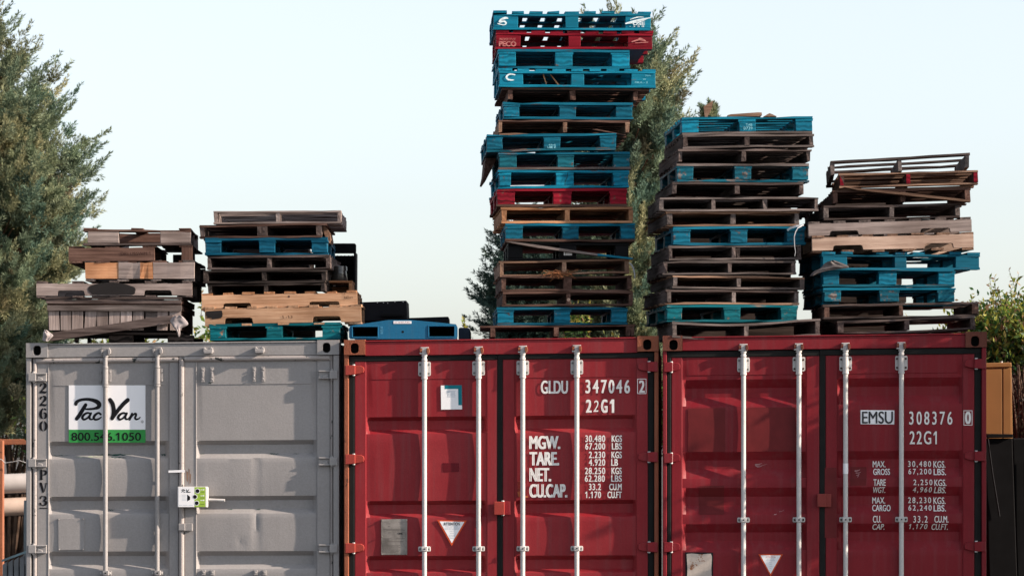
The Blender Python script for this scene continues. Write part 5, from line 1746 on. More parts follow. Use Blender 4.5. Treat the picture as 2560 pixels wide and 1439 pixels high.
# black grid crate standing behind the second stack, bucket, wooden box, black panels, blue steel base
zbx = lambda v: 800 + v / 8.99
zby = lambda v: 590 + v / 8.99
Yb = Y2 + 1.32
r_ = thing('plastic_crate', 'black plastic crate stood on edge behind the second stack', 'crate', at(840, 735, Yb))
o0 = r_.location.copy()
mb = MB()
fn = lambda a, b, d_: at(a, b, Yb) - o0 + Vector((0, d_, 0))
mb.prism(rrect(780, 890, 608, 633, 5)[::-1], fn, 0, .05)
mb.build('crate_rim', BLACK, r_, bevel=.004)
mb = MB()
mb.prism(rrect(782, 889, 634, 725, 3)[::-1], fn, .28, .30)
mb.prism([(884, 630), (889.5, 630), (889, 726), (884.5, 726)][::-1], fn, .02, .3)
mb.build('crate_shell', BLACK, r_, bevel=.003)
mb = MB()
for k in range(9):
    x = 800 + 9.5 * k
    mb.prism([(x, 634), (x + 2.2, 634), (x + 2.2, 725), (x, 725)][::-1], fn, .24, .279)
for k in range(8):
    y = 642 + 10.5 * k
    mb.prism([(783, y), (884, y), (884, y + 2), (783, y + 2)][::-1], fn, .225, .2395)
mb.build('crate_lattice', BLACK, r_)
Yk = Y2 + .5
r_ = thing('plastic_bucket', 'glossy black bucket standing on a small wooden box', 'bucket', at(848, 701, Yk))
mb = MB()
n = 28
prof = [(0.0, 0.0), (.068, 0.0), (.072, .004), (.062, .073), (.062, .077), (.069, .078), (.067, .110), (.061, .112), (.0, .108)]
prof = [(r * 1.0, z) for r, z in ((0, 0), (.066, 0), (.068, .004), (.058, .078), (.0655, .079), (.063, .112), (.058, .113), (.055, .10), (0, .1))]
vs, fs = [], []
for rr, zz in prof:
    vs += [(rr * math.cos(2 * math.pi * k / n), rr * math.sin(2 * math.pi * k / n), zz) for k in range(n)]
for i in range(len(prof) - 1):
    fs += [(i * n + k, i * n + (k + 1) % n, (i + 1) * n + (k + 1) % n, (i + 1) * n + k) for k in range(n)]
mb.add(vs, fs)
mb.build('bucket_shell', plain('glossy_black_plastic', (0.03, 0.028, 0.027), .22, 0, .1, 5, spec=.6), r_, smooth=True)
mb = MB()
mb.path([(-.064 * math.cos(t * .35 + .3), -.064 * math.sin(t * .35 + .3) - .004, .075 - .012 * t * .5) for t in range(8)], .0022, n=6)
mb.build('bucket_handle', BLACK2, r_, smooth=True)
r_ = thing('wooden_box', 'small open orange-brown wooden box under the black bucket', 'box', at(850, 737, Yk - .12))
o0 = r_.location.copy()
fn = lambda a, b, d_: at(a, b, Yk - .12) - o0 + Vector((0, d_, 0))
for nm, a, b, c, d_, y0, y1 in (('lid_board', 815, 881, 701.5, 706.5, -.02, .4), ('end_board', 872, 880.5, 707, 731, -.015, .35), ('base_board', 818, 886, 731, 737, -.02, .4), ('back_board', 818, 871, 712, 730.5, .3, .33)):
    mb = MB()
    mb.prism([(a, c), (b, c), (b, d_), (a, d_)][::-1], fn, y0, y1)
    mb.build(nm, wood('orange', 'x'), r_, bevel=.002)
zpx = lambda v: 850 + v / 6.244
zpy = lambda v: 680 + v / 6.244
for nm, pts, Yp, dep, lab in (('steel_panel', [(880, 756), (895, 755.3), (1016, 751), (1017.5, 793), (1021, 800), (895, 802), (880, 802)], 24.75, .6, 'tall black steel box with rivet dots behind the blue fork base'),
                              ('steel_panel', [(1000, 795), (1121, 791), (1122.5, 815), (1000, 815)], 24.95, .5, 'low black steel box behind the blue fork base')):
    c0 = at(pts[0][0], pts[0][1], Yp)
    r_ = thing(nm, lab, 'steel box', at(pts[-1][0], 846, Yp), group='black steel boxes behind the fork base')
    o0 = r_.location.copy()
    fn = lambda a, b, d_, Yp=Yp, o0=o0: at(a, b, Yp) - o0 + Vector((0, d_, 0))
    mb = MB()
    mb.prism([(x, y) for x, y in pts][::-1], fn, 0, dep)
    x0_, x1_ = min(p_[0] for p_ in pts), max(p_[0] for p_ in pts)
    mb.prism([(x0_ + 4, max(p_[1] for p_ in pts) + .3), (x1_ - 4, max(p_[1] for p_ in pts) + .3), (x1_ - 4, 846), (x0_ + 4, 846)][::-1], fn, .02, dep)
    mb.build('box_body', BLACK2, r_, bevel=.004)
    if 'tall' in lab:
        mb = MB()
        for x, y in ((355, 492), (585, 475), (678, 475), (745, 482), (858, 463), (985, 462)):
            a_ = fn(zpx(x), zpy(y), 0)
            mb.tube(a_, a_ + Vector((0, -.006, 0)), .0045, n=8)
        mb.build('rivets', GALV, r_)
        mb = MB()
        mb.prism([(zpx(640), zpy(668)), (zpx(690), zpy(655)), (zpx(985), zpy(664)), (zpx(985), zpy(690)), (zpx(645), zpy(690))][::-1], fn, -.05, 0)
        mb.build('torn_flap', BLACK, r_)
YB = 24.1
r_ = thing('fork_base', 'blue steel lifting base with two fork pockets and a white caution label', 'lifting base', at(1008, 848, YB))
o0 = r_.location.copy()
fn = lambda a, b, d_: at(a, b, YB) - o0 + Vector((0, d_, 0))
BLUES = paint_steel('blue_painted_steel', (0.008, 0.10, 0.205), (0.012, 0.125, 0.24), (0.10, 0.05, 0.03), .45, .74, .15, .3)
top = lambda x: 799.5 + (0 if 970 < x < 1030 else ((970 - x) / 98 * 15 if x <= 970 else (x - 1030) / 96 * 9))
xs = [872.5, 876, 881, 944.5, 960, 970, 1000, 1030, 1050, 1072, 1136, 1140, 1144]
holes = ((881, 944.5, 816.5, 841.5), (1072, 1136, 815, 841))
mb = MB()
for a, b in zip(xs, xs[1:]):
    ta, tb_ = top(a) + (6 if a < 874 else 0) + (0 if a < 1142 else 5), top(b) + (8 if b > 1142 else 0)
    h_ = [h for h in holes if h[0] <= a and b <= h[1]]
    ba, bb = 847 - (4 if a < 874 else 0), 847 - (6 if b > 1142 else 0)
    if h_:
        h = h_[0]
        mb.prism([(a, ta), (b, tb_), (b, h[2]), (a, h[2])][::-1], fn, 0, .012)
        mb.prism([(a, h[3]), (b, h[3]), (b, bb), (a, ba)][::-1], fn, 0, .012)
    else:
        mb.prism([(a, ta), (b, tb_), (b, bb), (a, ba)][::-1], fn, 0, .012)
mb.build('front_plate', BLUES, r_)
mb = MB()
for x0_, x1_, y0_, y1_ in holes:
    for a, b, c, d_ in ((x0_ - 2, x1_ + 2, y0_ - 2, y0_ + .3), (x0_ - 2, x1_ + 2, y1_ - .3, y1_ + 2), (x0_ - 2, x0_ + .4, y0_ + .3, y1_ - .3), (x1_ - .4, x1_ + 2, y0_ + .3, y1_ - .3)):
        mb.prism([(a, c), (b, c), (b, d_), (a, d_)][::-1], fn, -.006, .9)
mb.build('fork_pocket', BLUES, r_, bevel=.002)
mb = MB()
mb.prism([(880, 812), (1137, 812), (1137, 847), (1072, 847), (1072, 846), (944, 846), (944, 847), (880, 847)][::-1], fn, .9, .915)
mb.build('rear_plate', BLUES, r_)
mb = MB()
a_ = fn(zpx(980), zpy(930), -.001)
mb.tube(a_, a_ + Vector((0, .006, 0)), .0095, n=14)
mb.build('bolt_hole', HOLE, r_)
mb = MB()
mb.prism([(984, 802), (1028.6, 802), (1028.6, 808.6), (984, 808.6)][::-1], fn, -.003, .001, 0)
pts, fs = text_fit('USE THIS SIDE UP ONLY', 986, 1026.5, 803.4, 807.2, bold=.01)
mb.add([fn(x, y, -.0036 - k * .0002) for x, y, k in pts], fs, 1)
mb.build('caution_label', [SIGNW, plain('dark_red_ink', (0.2, 0.01, 0.015))], r_, fixn=False)
mb = MB()
for a, b, c, d_ in ((951, 957, 816, 821), (951, 958, 822, 834)):
    mb.prism([(a, c), (b, c), (b - 1, d_), (a, d_)][::-1], fn, -.0015, .001)
mb.build('scuffed_code', plain('pale_blue_scuff', (0.05, 0.2, 0.33), .6, 0, .5, 60), r_)
mb = MB()
mb.prism([(1145, 817), (1150, 815.5), (1170, 816), (1174, 820), (1174.5, 846.5), (1145, 846.5)][::-1], lambda a, b, d_: at(a, b, YB) - o0 + Vector((0, d_, 0)), .25, .95)
mb.build('pocket_tube', plain('dark_navy_steel', (0.006, 0.02, 0.045), .4, 0, .3), r_, bevel=.01)

# ------------------------------------------------------------------ trees and shrubs


def leaf_material(name, rough=.6, transl=.35):
    if name in MATS:
        return MATS[name]
    m = bpy.data.materials.new(name)
    m.use_nodes = True
    nt = m.node_tree
    nt.nodes.clear()
    out = N(nt, 'ShaderNodeOutputMaterial')
    at_ = N(nt, 'ShaderNodeAttribute', attribute_name='tone')
    d = N(nt, 'ShaderNodeBsdfPrincipled')
    d.inputs['Roughness'].default_value = rough
    d.inputs['Specular IOR Level'].default_value = .2
    t = N(nt, 'ShaderNodeBsdfTranslucent')
    mx = N(nt, 'ShaderNodeMixShader')
    mx.inputs[0].default_value = transl
    nt.links.new(at_.outputs['Color'], d.inputs['Base Color'])
    nt.links.new(at_.outputs['Color'], t.inputs['Color'])
    nt.links.new(d.outputs[0], mx.inputs[1])
    nt.links.new(t.outputs[0], mx.inputs[2])
    nt.links.new(mx.outputs[0], out.inputs[0])
    MATS[name] = m
    return m


def norm(a):
    return a / np.maximum(np.linalg.norm(a, axis=1, keepdims=True), 1e-9)


def leaf_mesh(name, P, A, L, Wd, tone, mat, parent, rg, tip=.35):
    """one quad per leaf: base P, direction A, length L, width Wd (arrays)"""
    n = len(P)
    s = norm(np.cross(A, norm(rg.normal(size=(n, 3)))))
    Lc, Wc = L[:, None], Wd[:, None]
    mid = P + A * Lc * .45
    V = np.empty((n, 4, 3))
    V[:, 0] = P
    V[:, 1] = mid + s * Wc * .5
    V[:, 2] = P + A * Lc
    V[:, 3] = mid - s * Wc * .5
    me = bpy.data.meshes.new(name)
    me.vertices.add(n * 4)
    me.vertices.foreach_set('co', V.reshape(-1).astype(np.float32))
    me.loops.add(n * 4)
    me.loops.foreach_set('vertex_index', np.arange(n * 4, dtype=np.int32))
    me.polygons.add(n)
    me.polygons.foreach_set('loop_start', np.arange(0, n * 4, 4, dtype=np.int32))
    me.polygons.foreach_set('loop_total', np.full(n, 4, dtype=np.int32))
    ca = me.color_attributes.new('tone', 'FLOAT_COLOR', 'POINT')
    c = np.ones((n, 4, 4), dtype=np.float32)
    c[:, :, :3] = tone[:, None, :]
    ca.data.foreach_set('color', c.reshape(-1))
    me.materials.append(mat)
    me.update()
    me.validate()
    o = bpy.data.objects.new(name, me)
    COL.objects.link(o)
    o.parent = parent
    return o


BARK = plain('bark', (0.085, 0.055, 0.04), .9, 0, .45, 9, .6)
BARKR = plain('reddish_bark', (0.11, 0.055, 0.035), .9, 0, .45, 9, .6)


def conifer(name, label, cat, px, Y, ztop, rfun, seed, tones, nbr=150, per=11, leaves=85, zmin=.9, up=.55, lean=(0, 0), size=1.0, wisp=.22, keep=None, leafsize=1.0, group=None):
    """rfun(z) = crown radius at height z.  Limbs leave the trunk and carry feathery sprays along their outer part."""
    rg = np.random.default_rng(seed)
    X = (px - 1280) * Y / F
    root = thing(name, label, cat, (X, Y, 0), group=group)
    tb = MB()
    pts = [(lean[0] * t, lean[1] * t, ztop * .96 * t) for t in np.linspace(0, 1, 9)]
    tb.path(pts, [.17 * (1 - t) ** .8 + .012 for t in np.linspace(0, 1, 9)], n=9)
    SP, SA, SL, SR, ST = [], [], [], [], []
    tones = np.array(tones) * .84
    for b in range(nbr):
        t = 1 - rg.random() ** .75 if b > 6 else 1 - b * .012
        z0 = zmin + (ztop - zmin) * t * .97
        az = rg.uniform(0, 2 * math.pi)
        rr = rfun(z0) * rg.uniform(.72, 1.12)
        if keep and not keep(az, z0):
            continue
        upv = up + .55 * max(0, (z0 - zmin) / (ztop - zmin)) ** 2 + rg.normal() * .15
        base = np.array([lean[0] * z0 / ztop, lean[1] * z0 / ztop, z0 - rr * upv])
        d = np.array([math.cos(az), math.sin(az), upv])
        ln = rr
        curve = np.array([0, 0, rg.uniform(-.1, .15) * ln])
        p3 = [base + d * ln * u + curve * u * u for u in np.linspace(0, 1, 5)]
        if ln > .25:
            tb.path([Vector(q) for q in p3[:4]], [.028 * size, .02 * size, .012 * size, .006 * size], n=5)
        bt = tones[rg.integers(len(tones) - 1)]
        dn = d / np.linalg.norm(d)
        ntuft = max(3, int(per * min(1.0, .35 + ln)))
        for k in range(ntuft):
            u = .30 + .74 * (k + rg.random()) / ntuft
            q = base + d * ln * u + curve * u * u
            sp = (1.08 - u) * .50 * ln + .04
            c_ = q + rg.normal(size=3) * np.array([sp, sp, sp * .5]) * .62
            mixf = rg.random() * .7
            col = (bt * (1 - mixf) + tones[rg.integers(len(tones))] * mixf) * rg.uniform(.72, 1.28)
            big = size * rg.uniform(.75, 1.25)
            for m_ in range(5):
                # a tuft: five short plumes fanning up and outwards from one point
                dv = dn * rg.uniform(.45, 1.0) + rg.normal(size=3) * .42 + np.array([0, 0, .55])
                SP.append(c_ + rg.normal(size=3) * .018 * size)
                SA.append(dv)
                SL.append(rg.uniform(.13, .24) * big)
                SR.append(rg.uniform(.032, .055) * big)
                ST.append(col * rg.uniform(.88, 1.12))
        # wispy leader at the limb's end
        if rg.random() < .8:
            q = base + d * ln * 1.0 + curve
            for k in range(3):
                SP.append(q + d / np.linalg.norm(d) * (k * wisp * .55) * size)
                SA.append(d / np.linalg.norm(d) + np.array([0, 0, .25]) + rg.normal(size=3) * .16)
                SL.append(wisp * (1.2 - .15 * k) * size)
                SR.append((.034 - .009 * k) * size)
                ST.append(bt * rg.uniform(.8, 1.2))
    tb.build('trunk', BARKR, root, smooth=True)
    SP, SA, SL, SR, ST = np.array(SP), norm(np.array(SA)), np.array(SL), np.array(SR), np.array(ST)
    m = len(SP)
    idx = np.repeat(np.arange(m), leaves)
    n = len(idx)
    u = rg.random(n)
    A = SA[idx]
    rad = norm(np.cross(A, rg.normal(size=(n, 3))))
    prof = (np.sin(np.pi * np.clip(u * .85 + .12, 0, 1))) * (1 - .35 * u)
    P = SP[idx] + A * (SL[idx] * u)[:, None] + rad * (SR[idx] * prof * np.sqrt(rg.random(n)))[:, None]
    LA = norm(A * .85 + rad * rg.uniform(.25, .8, n)[:, None] + rg.normal(size=(n, 3)) * .2)
    LL = rg.uniform(.035, .065, n) * leafsize
    LW = rg.uniform(.009, .016, n) * leafsize
    tone = ST[idx] * rg.uniform(.88, 1.12, n)[:, None]
    leaf_mesh('crown', P, LA, LL, LW, tone, leaf_material('conifer_leaf', .7, .3), root, rg)
    return root


def shrub(name, label, cat, px, Y, ztop, rx, ry, seed, tones, n=16000, zlow=.4, group=None, leaf=(.05, .09), spikes=20, tipt=None, stems=14, fall=.34, dens=260):
    """leafy shrub: clumps of broad leaves over an uneven dome, twiggy stems and a few tall shoots"""
    rg = np.random.default_rng(seed)
    X = (px - 1280) * Y / F
    root = thing(name, label, cat, (X, Y, 0), group=group)
    mb = MB()
    for k in range(stems):
        a = rg.uniform(0, 6.28)
        f_ = rg.uniform(.2, .9)
        e = np.array([math.cos(a) * rx * f_, math.sin(a) * ry * f_, ztop * rg.uniform(.6, .92)])
        m_ = e * np.array([.35, .35, .5]) + rg.normal(size=3) * .1
        mb.path([Vector((e[0] * .12, e[1] * .12, 0)), Vector(m_), Vector(e)], [.03, .018, .006], n=5)
    tones = np.array(tones)
    nc = max(6, n // dens)
    C, S, T, tops = [], [], [], []
    for k in range(nc):
        u, v = rg.uniform(-1, 1), rg.uniform(-1, 1)
        while u * u + v * v > 1:
            u, v = rg.uniform(-1, 1), rg.uniform(-1, 1)
        h = ztop * (1 - fall * (u * u + v * v) ** 1.1) * rg.uniform(.88, 1.03)
        z = zlow + (h - zlow) * rg.random() ** .55
        C.append((u * rx, v * ry, z))
        S.append(rg.uniform(.12, .26))
        f_ = max(0.0, 1 - (h - z) / .5)
        base = tones[rg.integers(len(tones))]
        T.append(base)
        tops.append(f_)
    C, S, T, tops = np.array(C), np.array(S), np.array(T), np.array(tops)
    idx = rg.integers(nc, size=n)
    P = C[idx] + rg.normal(size=(n, 3)) * (S[idx] * .55)[:, None]
    A = norm(rg.normal(size=(n, 3)) * .8 + np.array([0, 0, .55]))
    tone = T[idx] * rg.uniform(.65, 1.3, n)[:, None]
    if tipt is not None:
        new = (rg.random(n) < tops[idx] * .8) & (P[:, 2] > C[idx, 2] - .05)
        tone[new] = np.array(tipt)[rg.integers(len(tipt), size=new.sum())] * rg.uniform(.7, 1.25, new.sum())[:, None]
    L = rg.uniform(leaf[0], leaf[1], n)
    # shoots
    SPp, SAa, ST_, SL_ = [], [], [], []
    for k in range(spikes):
        u, v = rg.uniform(-1, 1), rg.uniform(-.6, .6)
        z0 = ztop * (1 - fall * (u * u + v * v) ** 1.1) - .05
        hgt = rg.uniform(.12, .42)
        d = np.array([rg.normal() * .18, rg.normal() * .18, 1.0])
        b = np.array([u * rx, v * ry, z0])
        mb.path([Vector(b), Vector(b + d * hgt)], [.005, .002], n=4)
        for j in range(26):
            t = rg.random()
            SPp.append(b + d * hgt * t)
            SAa.append(d * .6 + rg.normal(size=3) * .7)
            ST_.append((np.array(tipt) if tipt is not None else tones)[rg.integers(len(tipt) if tipt is not None else len(tones))] * rg.uniform(.7, 1.2))
            SL_.append(rg.uniform(.03, .06))
    mb.build('stems', BARK, root)
    if SPp:
        P = np.vstack([P, np.array(SPp)])
        A = np.vstack([A, norm(np.array(SAa))])
        tone = np.vstack([tone, np.array(ST_)])
        L = np.concatenate([L, np.array(SL_)])
    leaf_mesh('foliage', P, A, L, L * .42, tone, leaf_material('broad_leaf', .45, .35), root, rg)
    return root


SAGE = [(0.26, 0.28, 0.165), (0.19, 0.25, 0.16), (0.115, 0.19, 0.14), (0.33, 0.325, 0.18), (0.21, 0.255, 0.15), (0.15, 0.205, 0.135), (0.23, 0.17, 0.105)]
DUSK = [(0.06, 0.105, 0.088), (0.05, 0.092, 0.08), (0.08, 0.12, 0.088), (0.065, 0.108, 0.076)]


def r_big(z):
    # pixel half width of the big tree at height z (scale 7728/34)
    y = 1080 - (z - 1.87) * 211.7
    return max(.04, np.interp(y, [-60, 60, 110, 190, 330, 430, 560, 650, 860, 1000], [.03, .14, .40, .82, 1.05, 1.34, 1.30, 1.22, 1.1, .9]))


conifer('conifer_tree', 'big bushy sage green conifer beside the grey container', 'tree', -75, 36.5, 7.15, r_big, 11, SAGE, nbr=430, per=9, leaves=52, zmin=2.2, keep=lambda a, z: math.cos(a) > -.75)


def r_tall(z):
    y = 1080 - (z - 1.87) * 227.3
    return max(.04, np.interp(y, [-20, 40, 90, 130, 230, 330, 450, 600, 760, 900], [.03, .07, .23, .40, .58, .55, .52, .60, .60, .5]))


conifer('conifer_tree', 'tall slender sage green conifer rising behind the tallest pallet stack', 'tree', 1556, 34.0, 6.35, r_tall, 23, SAGE, nbr=310, per=8, leaves=52, zmin=2.3, up=.75)


def r_dark(z):
    y = 1080 - (z - 1.87) * 203.4
    return max(.05, np.interp(y, [560, 620, 700, 780, 860], [.05, .20, .38, .42, .42]))


conifer('conifer_tree', 'dark bluish conifer seen low behind the tallest pallet stack', 'tree', 1335, 38.0, 4.45, r_dark, 31, DUSK, nbr=300, per=8, leaves=52, zmin=2.4, up=.3)
conifer('conifer_tree', 'small conifer tip showing behind the upright splintered board', 'tree', 1780, 36.0, 5.66, lambda z: np.interp(z, [3, 4.5, 5.2, 5.7], [.1, .1, .07, .02]), 37, SAGE, size=.5, nbr=40, per=3, leaves=40, zmin=3.2, up=.9, wisp=.16)

LEAFT = [(0.045, 0.095, 0.022), (0.06, 0.12, 0.025), (0.035, 0.08, 0.02), (0.085, 0.13, 0.03)]
TIPS = [(0.25, 0.25, 0.035), (0.17, 0.22, 0.035), (0.30, 0.25, 0.06), (0.12, 0.18, 0.03), (0.21, 0.24, 0.05), (0.27, 0.17, 0.09)]
DARKT = [(0.03, 0.035, 0.018), (0.045, 0.04, 0.025), (0.055, 0.042, 0.03), (0.035, 0.05, 0.02)]
SG = 'hedge shrubs behind the containers'
shrub('hedge_shrub', 'dark twiggy shrub with yellow tips beside the grey container corner', 'shrub', 20, 38.2, 3.1, 1.3, .7, 41, DARKT, n=17000, group=SG, tipt=TIPS, spikes=22, stems=60, leaf=(.03, .06), zlow=1.4)
shrub('hedge_shrub', 'yellow-green shrub seen in the gaps under the slatted crate', 'shrub', 300, 31.8, 2.95, .75, .6, 42, LEAFT, n=9000, group=SG, tipt=TIPS, spikes=14, zlow=1.8)
shrub('hedge_shrub', 'yellow-green shrub between the slatted crate and the teal pallet', 'shrub', 520, 31.5, 3.12, .35, .5, 43, LEAFT, n=5000, group=SG, tipt=TIPS, spikes=12, zlow=1.8)
shrub('hedge_shrub', 'yellow-green shrub between the blue fork base and the wide brown pallet', 'shrub', 1165, 31.5, 2.98, .40, .5, 44, LEAFT, n=6000, group=SG, tipt=TIPS, spikes=12, zlow=1.8)
shrub('hedge_shrub', 'yellow-green shrub seen through the wide brown pallet', 'shrub', 1430, 31.2, 2.93, .7, .5, 45, LEAFT, n=9000, group=SG, tipt=TIPS, spikes=10, zlow=1.8)
shrub('hedge_shrub', 'dark green shrub showing under the bowed grey pallet', 'shrub', 1830, 31.3, 2.90, .9, .5, 46, LEAFT, n=9000, group=SG, tipt=LEAFT, spikes=10, zlow=1.8)
shrub('hedge_shrub', 'yellow-green shrub seen through the lowest pallets beside the hedge', 'shrub', 2190, 31.3, 2.98, .8, .5, 47, LEAFT, n=9000, group=SG, tipt=TIPS, spikes=10, zlow=1.8)
shrub('hedge_shrub', 'large leafy hedge with bright yellow-green top above the tan cabinet', 'hedge', 2592, 28.6, 3.04, .74, .9, 48, [(0.03, 0.085, 0.022), (0.04, 0.105, 0.025), (0.025, 0.07, 0.02), (0.07, 0.12, 0.03)], n=130000, tipt=TIPS, spikes=50, stems=40, zlow=.6, leaf=(.045, .085), fall=.10, dens=150)
# dark netted mound in front of that hedge
shrub('dead_bush', 'dark leafless mound of twigs behind the tan cabinet', 'bush', 2585, 27.4, 2.72, .40, .5, 49, [(0.035, 0.024, 0.018), (0.05, 0.035, 0.028), (0.03, 0.028, 0.016)], n=9000, spikes=0, stems=160, zlow=.2, leaf=(.03, .06))
# the yard's tree that shades the crimson container (beyond the edge of the frame)
shrub('yard_tree', 'broad leafy tree in the yard beside the crimson container', 'tree', 3035, 23.8, 3.42, 1.0, .55, 50, LEAFT, n=70000, spikes=20, tipt=TIPS, stems=50, zlow=.15, leaf=(.07, .12), dens=150, fall=.1)

# ------------------------------------------------------------------ beyond the grey container: rack of pipes
Yr = 33.6
RP = paint_steel('orange_rusted_rack', (0.25, 0.085, 0.042), (0.32, 0.13, 0.07), (0.10, 0.04, 0.03), .7, .60, .4, .4, (0.10, 0.045, 0.03))
r_ = thing('pipe_rack', 'rusty orange steel rack holding pale pipes beside the grey container', 'rack', at(8, 1322, Yr) * 1)
r_.location.z = 0
o0 = r_.location.copy()


def rb(mb, a, b, y0, y1, d0, d1, Yq=Yr):
    fn_ = lambda p_, q_, d_: at(p_, q_, Yq) - o0 + Vector((0, d_, 0))
    mb.prism([(a, y0), (b, y0), (b, y1), (a, y1)][::-1], fn_, d0, d1)


for a, b, y0, y1, d0, d1, nm in ((-6, 7, 1100, 1545, 0, .1, 'post'), (16, 26, 1112, 1370, 1.6, 1.75, 'post'), (40, 50, 1112, 1360, 1.9, 2.05, 'post'), (-120, -108, 1100, 1545, 0, .1, 'post')):
    mb = MB()
    rb(mb, a, b, y0, min(y1, 1545), d0, d1)
    # posts stand on the ground
    mb.v = [(x, y, (-o0.z if z < 1.2 - o0.z + 0.8 and z == min(q[2] for q in mb.v) else z)) for x, y, z in mb.v]
    mb.build(nm, RP, r_, bevel=.006)
mb = MB()
rb(mb, -130, 90, 1097, 1111, .101, .2)
mb.build('top_beam', RP, r_, bevel=.006)
mb = MB()
rb(mb, -130, 120, 1232, 1240, 1.2, 1.35)
rb(mb, -130, 120, 1290, 1297, 1.2, 1.35)
mb.build('shelf_arm', BLACK2, r_)
PIPE = plain('pale_pvc_pipe', (0.40, 0.375, 0.365), .4, 0, .15, 5)
PIPE2 = plain('tan_pvc_pipe', (0.46, 0.36, 0.30), .5, 0, .2, 5)
for cx0, cy0, cx1, cy1, rr, m_, lab in ((-30, 1212, 62, 1205, 25, PIPE, 'pale grey pipe lying across the upper arms of the orange rack'), (-30, 1272, 80, 1262, 23, PIPE2, 'tan pipe lying across the lower arms of the orange rack')):
    a_, b_ = at(cx0 - 150, cy0 + 4, Yr + .55), at(cx1 + 30, cy1, Yr + .75)
    mb = MB()
    n = 28
    mb.tube(Vector((0, 0, 0)), b_ - a_, rr * Yr / F, n=n, cap=False)
    mb.tube(Vector((0, 0, 0)), b_ - a_, (rr - 2) * Yr / F, n=n, cap=False)
    tag(mb.build('plastic_pipe', m_, None, smooth=True, loc=a_), lab, 'pipe', 'pipes on the orange rack')
mb = MB()
q = [at(x, y, Yr - .05) for x, y in ((-40, 1135), (5, 1148), (12, 1156), (30, 1154), (48, 1150), (66, 1156), (90, 1160))]
mb.path([p_ - q[0] for p_ in q], .004, n=5)
tag(mb.build('wire', GALV, None, loc=q[0]), 'thin pale wire strung across the orange rack', 'wire')
mb = MB()
mb.hexa([Vector(v) for v in [(-.018, 0, 0), (.018, 0, 0), (.012, 0, 1.15), (-.012, 0, 1.15), (-.018, .05, 0), (.018, .05, 0), (.012, .05, 1.15), (-.012, .05, 1.15)]])
o = mb.build('timber_stake', plain('pale_blue_grey_timber', (0.24, 0.27, 0.28), .8, 0, .3, 10), None, loc=at(63, 1545, 29.0))
o.location.z = at(63, 1420, 29.0).z
o.location.z = 0
o.scale = (1, 1, (at(61, 1250, 29.0).z) / 1.15)
tag(o, 'pale blue-grey stake standing against the grey container', 'stake')
GB = plain('grey_plastic_bin', (0.26, 0.265, 0.27), .55, 0, .25, 6)
r_ = thing('slatted_bin', 'grey slatted bin on the ground beside the grey container', 'bin', (at(35, 1400, 28.0).x, 28.0, 0))
o0 = r_.location.copy()
zt = at(35, 1402, 28.0).z
for k in range(5):
    mb = MB()
    x0_ = -.105 + k * .052
    mb.hexa([Vector(v) for v in [(x0_, 0, 0), (x0_ + .044, 0, 0), (x0_ + .044, 0, zt + k * .02), (x0_, 0, zt - .03 + k * .02), (x0_, .03, 0), (x0_ + .044, .03, 0), (x0_ + .044, .03, zt + k * .02), (x0_, .03, zt - .03 + k * .02)]])
    mb.build('slat', GB, r_, bevel=.008)
mb = MB()
mb.box(-.10, .15, .031, .5, .0, zt - .04)
mb.build('bin_body', BLACK2, r_)
mb = MB()
mb.hexa([Vector(v) for v in [(-.11, -.01, zt - .005), (.16, -.01, zt + .095), (.16, -.01, zt + .115), (-.11, -.01, zt + .015), (-.11, .06, zt - .005), (.16, .06, zt + .095), (.16, .06, zt + .115), (-.11, .06, zt + .015)]])
mb.build('bin_rim', plain('pale_teal_plastic', (0.3, 0.42, 0.44), .5), r_)

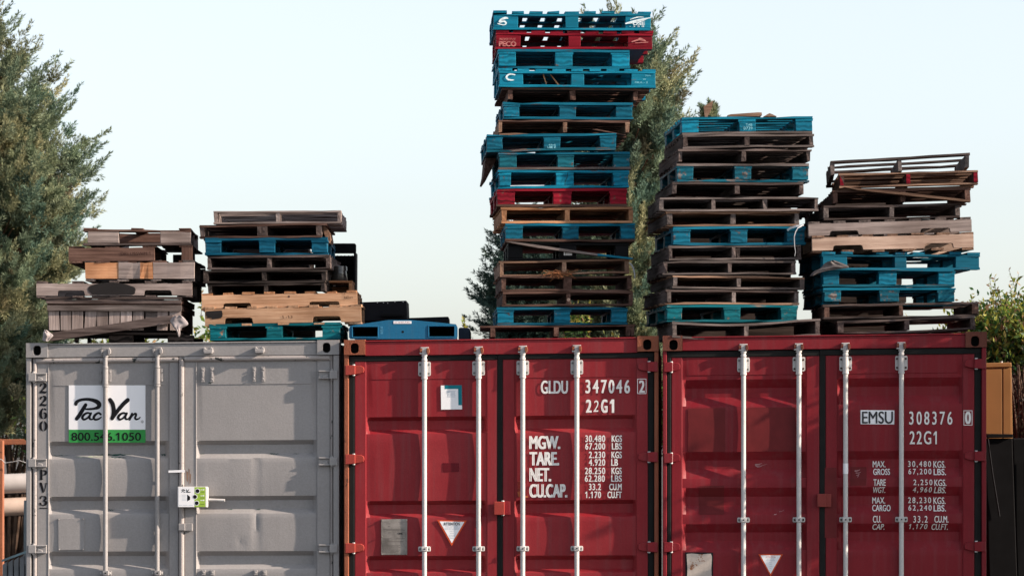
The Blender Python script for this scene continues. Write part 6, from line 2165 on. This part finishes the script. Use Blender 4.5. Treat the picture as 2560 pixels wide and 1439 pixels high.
# ------------------------------------------------------------------ beyond the crimson container: tan cabinet, black bins
Yc = 25.6
r_ = thing('metal_cabinet', 'tan metal cabinet standing beside the crimson container', 'cabinet', (at(2490, 1000, Yc).x, Yc, 0))
o0 = r_.location.copy()
TAN = plain('tan_enamel', (0.235, 0.115, 0.042), .45, 0, .12, 3)
fn = lambda a, b, d_: at(a, b, Yc) - o0 + Vector((0, d_, 0))
zz0 = 1080 + CAMZ * F / Yc
mb = MB()
mb.prism([(2420, 919), (2528.5, 917.5), (2532, 1100), (2532, zz0), (2420, zz0)][::-1], fn, 0, .5)
mb.build('cabinet_body', TAN, r_, bevel=.004)
mb = MB()
mb.prism([(2418, 908), (2527.5, 905.5), (2528.5, 917), (2418, 920)][::-1], fn, -.02, .52)
mb.build('cabinet_lid', TAN, r_, bevel=.006)
mb = MB()
mb.prism([(2424, 922), (2504, 920.6), (2507, zz0 - 30), (2424, zz0 - 30)][::-1], fn, -.009, 0)
mb.prism([(2507.5, 920.6), (2527, 920.2), (2530, zz0 - 30), (2509.5, zz0 - 30)][::-1], fn, -.009, 0)
mb.build('cabinet_door', TAN, r_, bevel=.003)
mb = MB()
a_ = fn(2508, 905.5, .1)
mb.tube(a_, a_ + Vector((0, 0, .012)), .012, n=10)
mb.build('lid_bolt', GALV, r_)
for pts, Yq, lab, dep in (([(2463, 1086), (2470, 1083), (2529, 1084), (2531, 1092), (2545, 1500), (2550, 1710), (2480, 1710)], 25.1, 'black plastic bin leaning against the crimson container under the tan cabinet', .22),
                          ([(2531, 1091), (2600, 1087), (2640, 1096), (2640, 1700), (2551, 1700)], 25.35, 'taller black bin with a pale lid edge at the foot of the hedge', .5)):
    x_ = at(sum(p_[0] for p_ in pts) / len(pts), 1300, Yq).x
    r_ = thing('wheelie_bin', lab, 'bin', (x_, Yq, 0), group='black bins')
    o0 = r_.location.copy()
    fn = lambda a, b, d_, Yq=Yq, o0=o0: Vector(((a - 1280) * Yq / F - o0.x, d_, max(.0, CAMZ + (HOR - b) * Yq / F)))
    mb = MB()
    mb.prism([(a, max(b, 1095)) if b < 1095 else (a, b) for a, b in pts][::-1], fn, 0, dep)
    mb.build('bin_body', BLACK, r_, bevel=.01)
    mb = MB()
    xa, xb = pts[1][0] - 4, pts[2][0] + 2
    mb.prism([(xa, 1087), (xa + 8, 1083.5), (xb, 1084.5), (xb, 1093), (xa, 1094)][::-1], fn, -.03, dep + .02)
    mb.build('bin_lid', BLACK if 'lean' in lab else plain('grey_lid', (0.2, 0.21, 0.22), .35), r_, bevel=.005)
    mb = MB()
    mb.path([fn(2468, 1090, -.02), fn(2480, 1180, -.02), fn(2498, 1290, -.02)] if 'lean' in lab else [fn(2560, 1150, -.02), fn(2562, 1400, -.02)], .006, n=6)
    mb.build('bin_edge', BLACK2, r_)
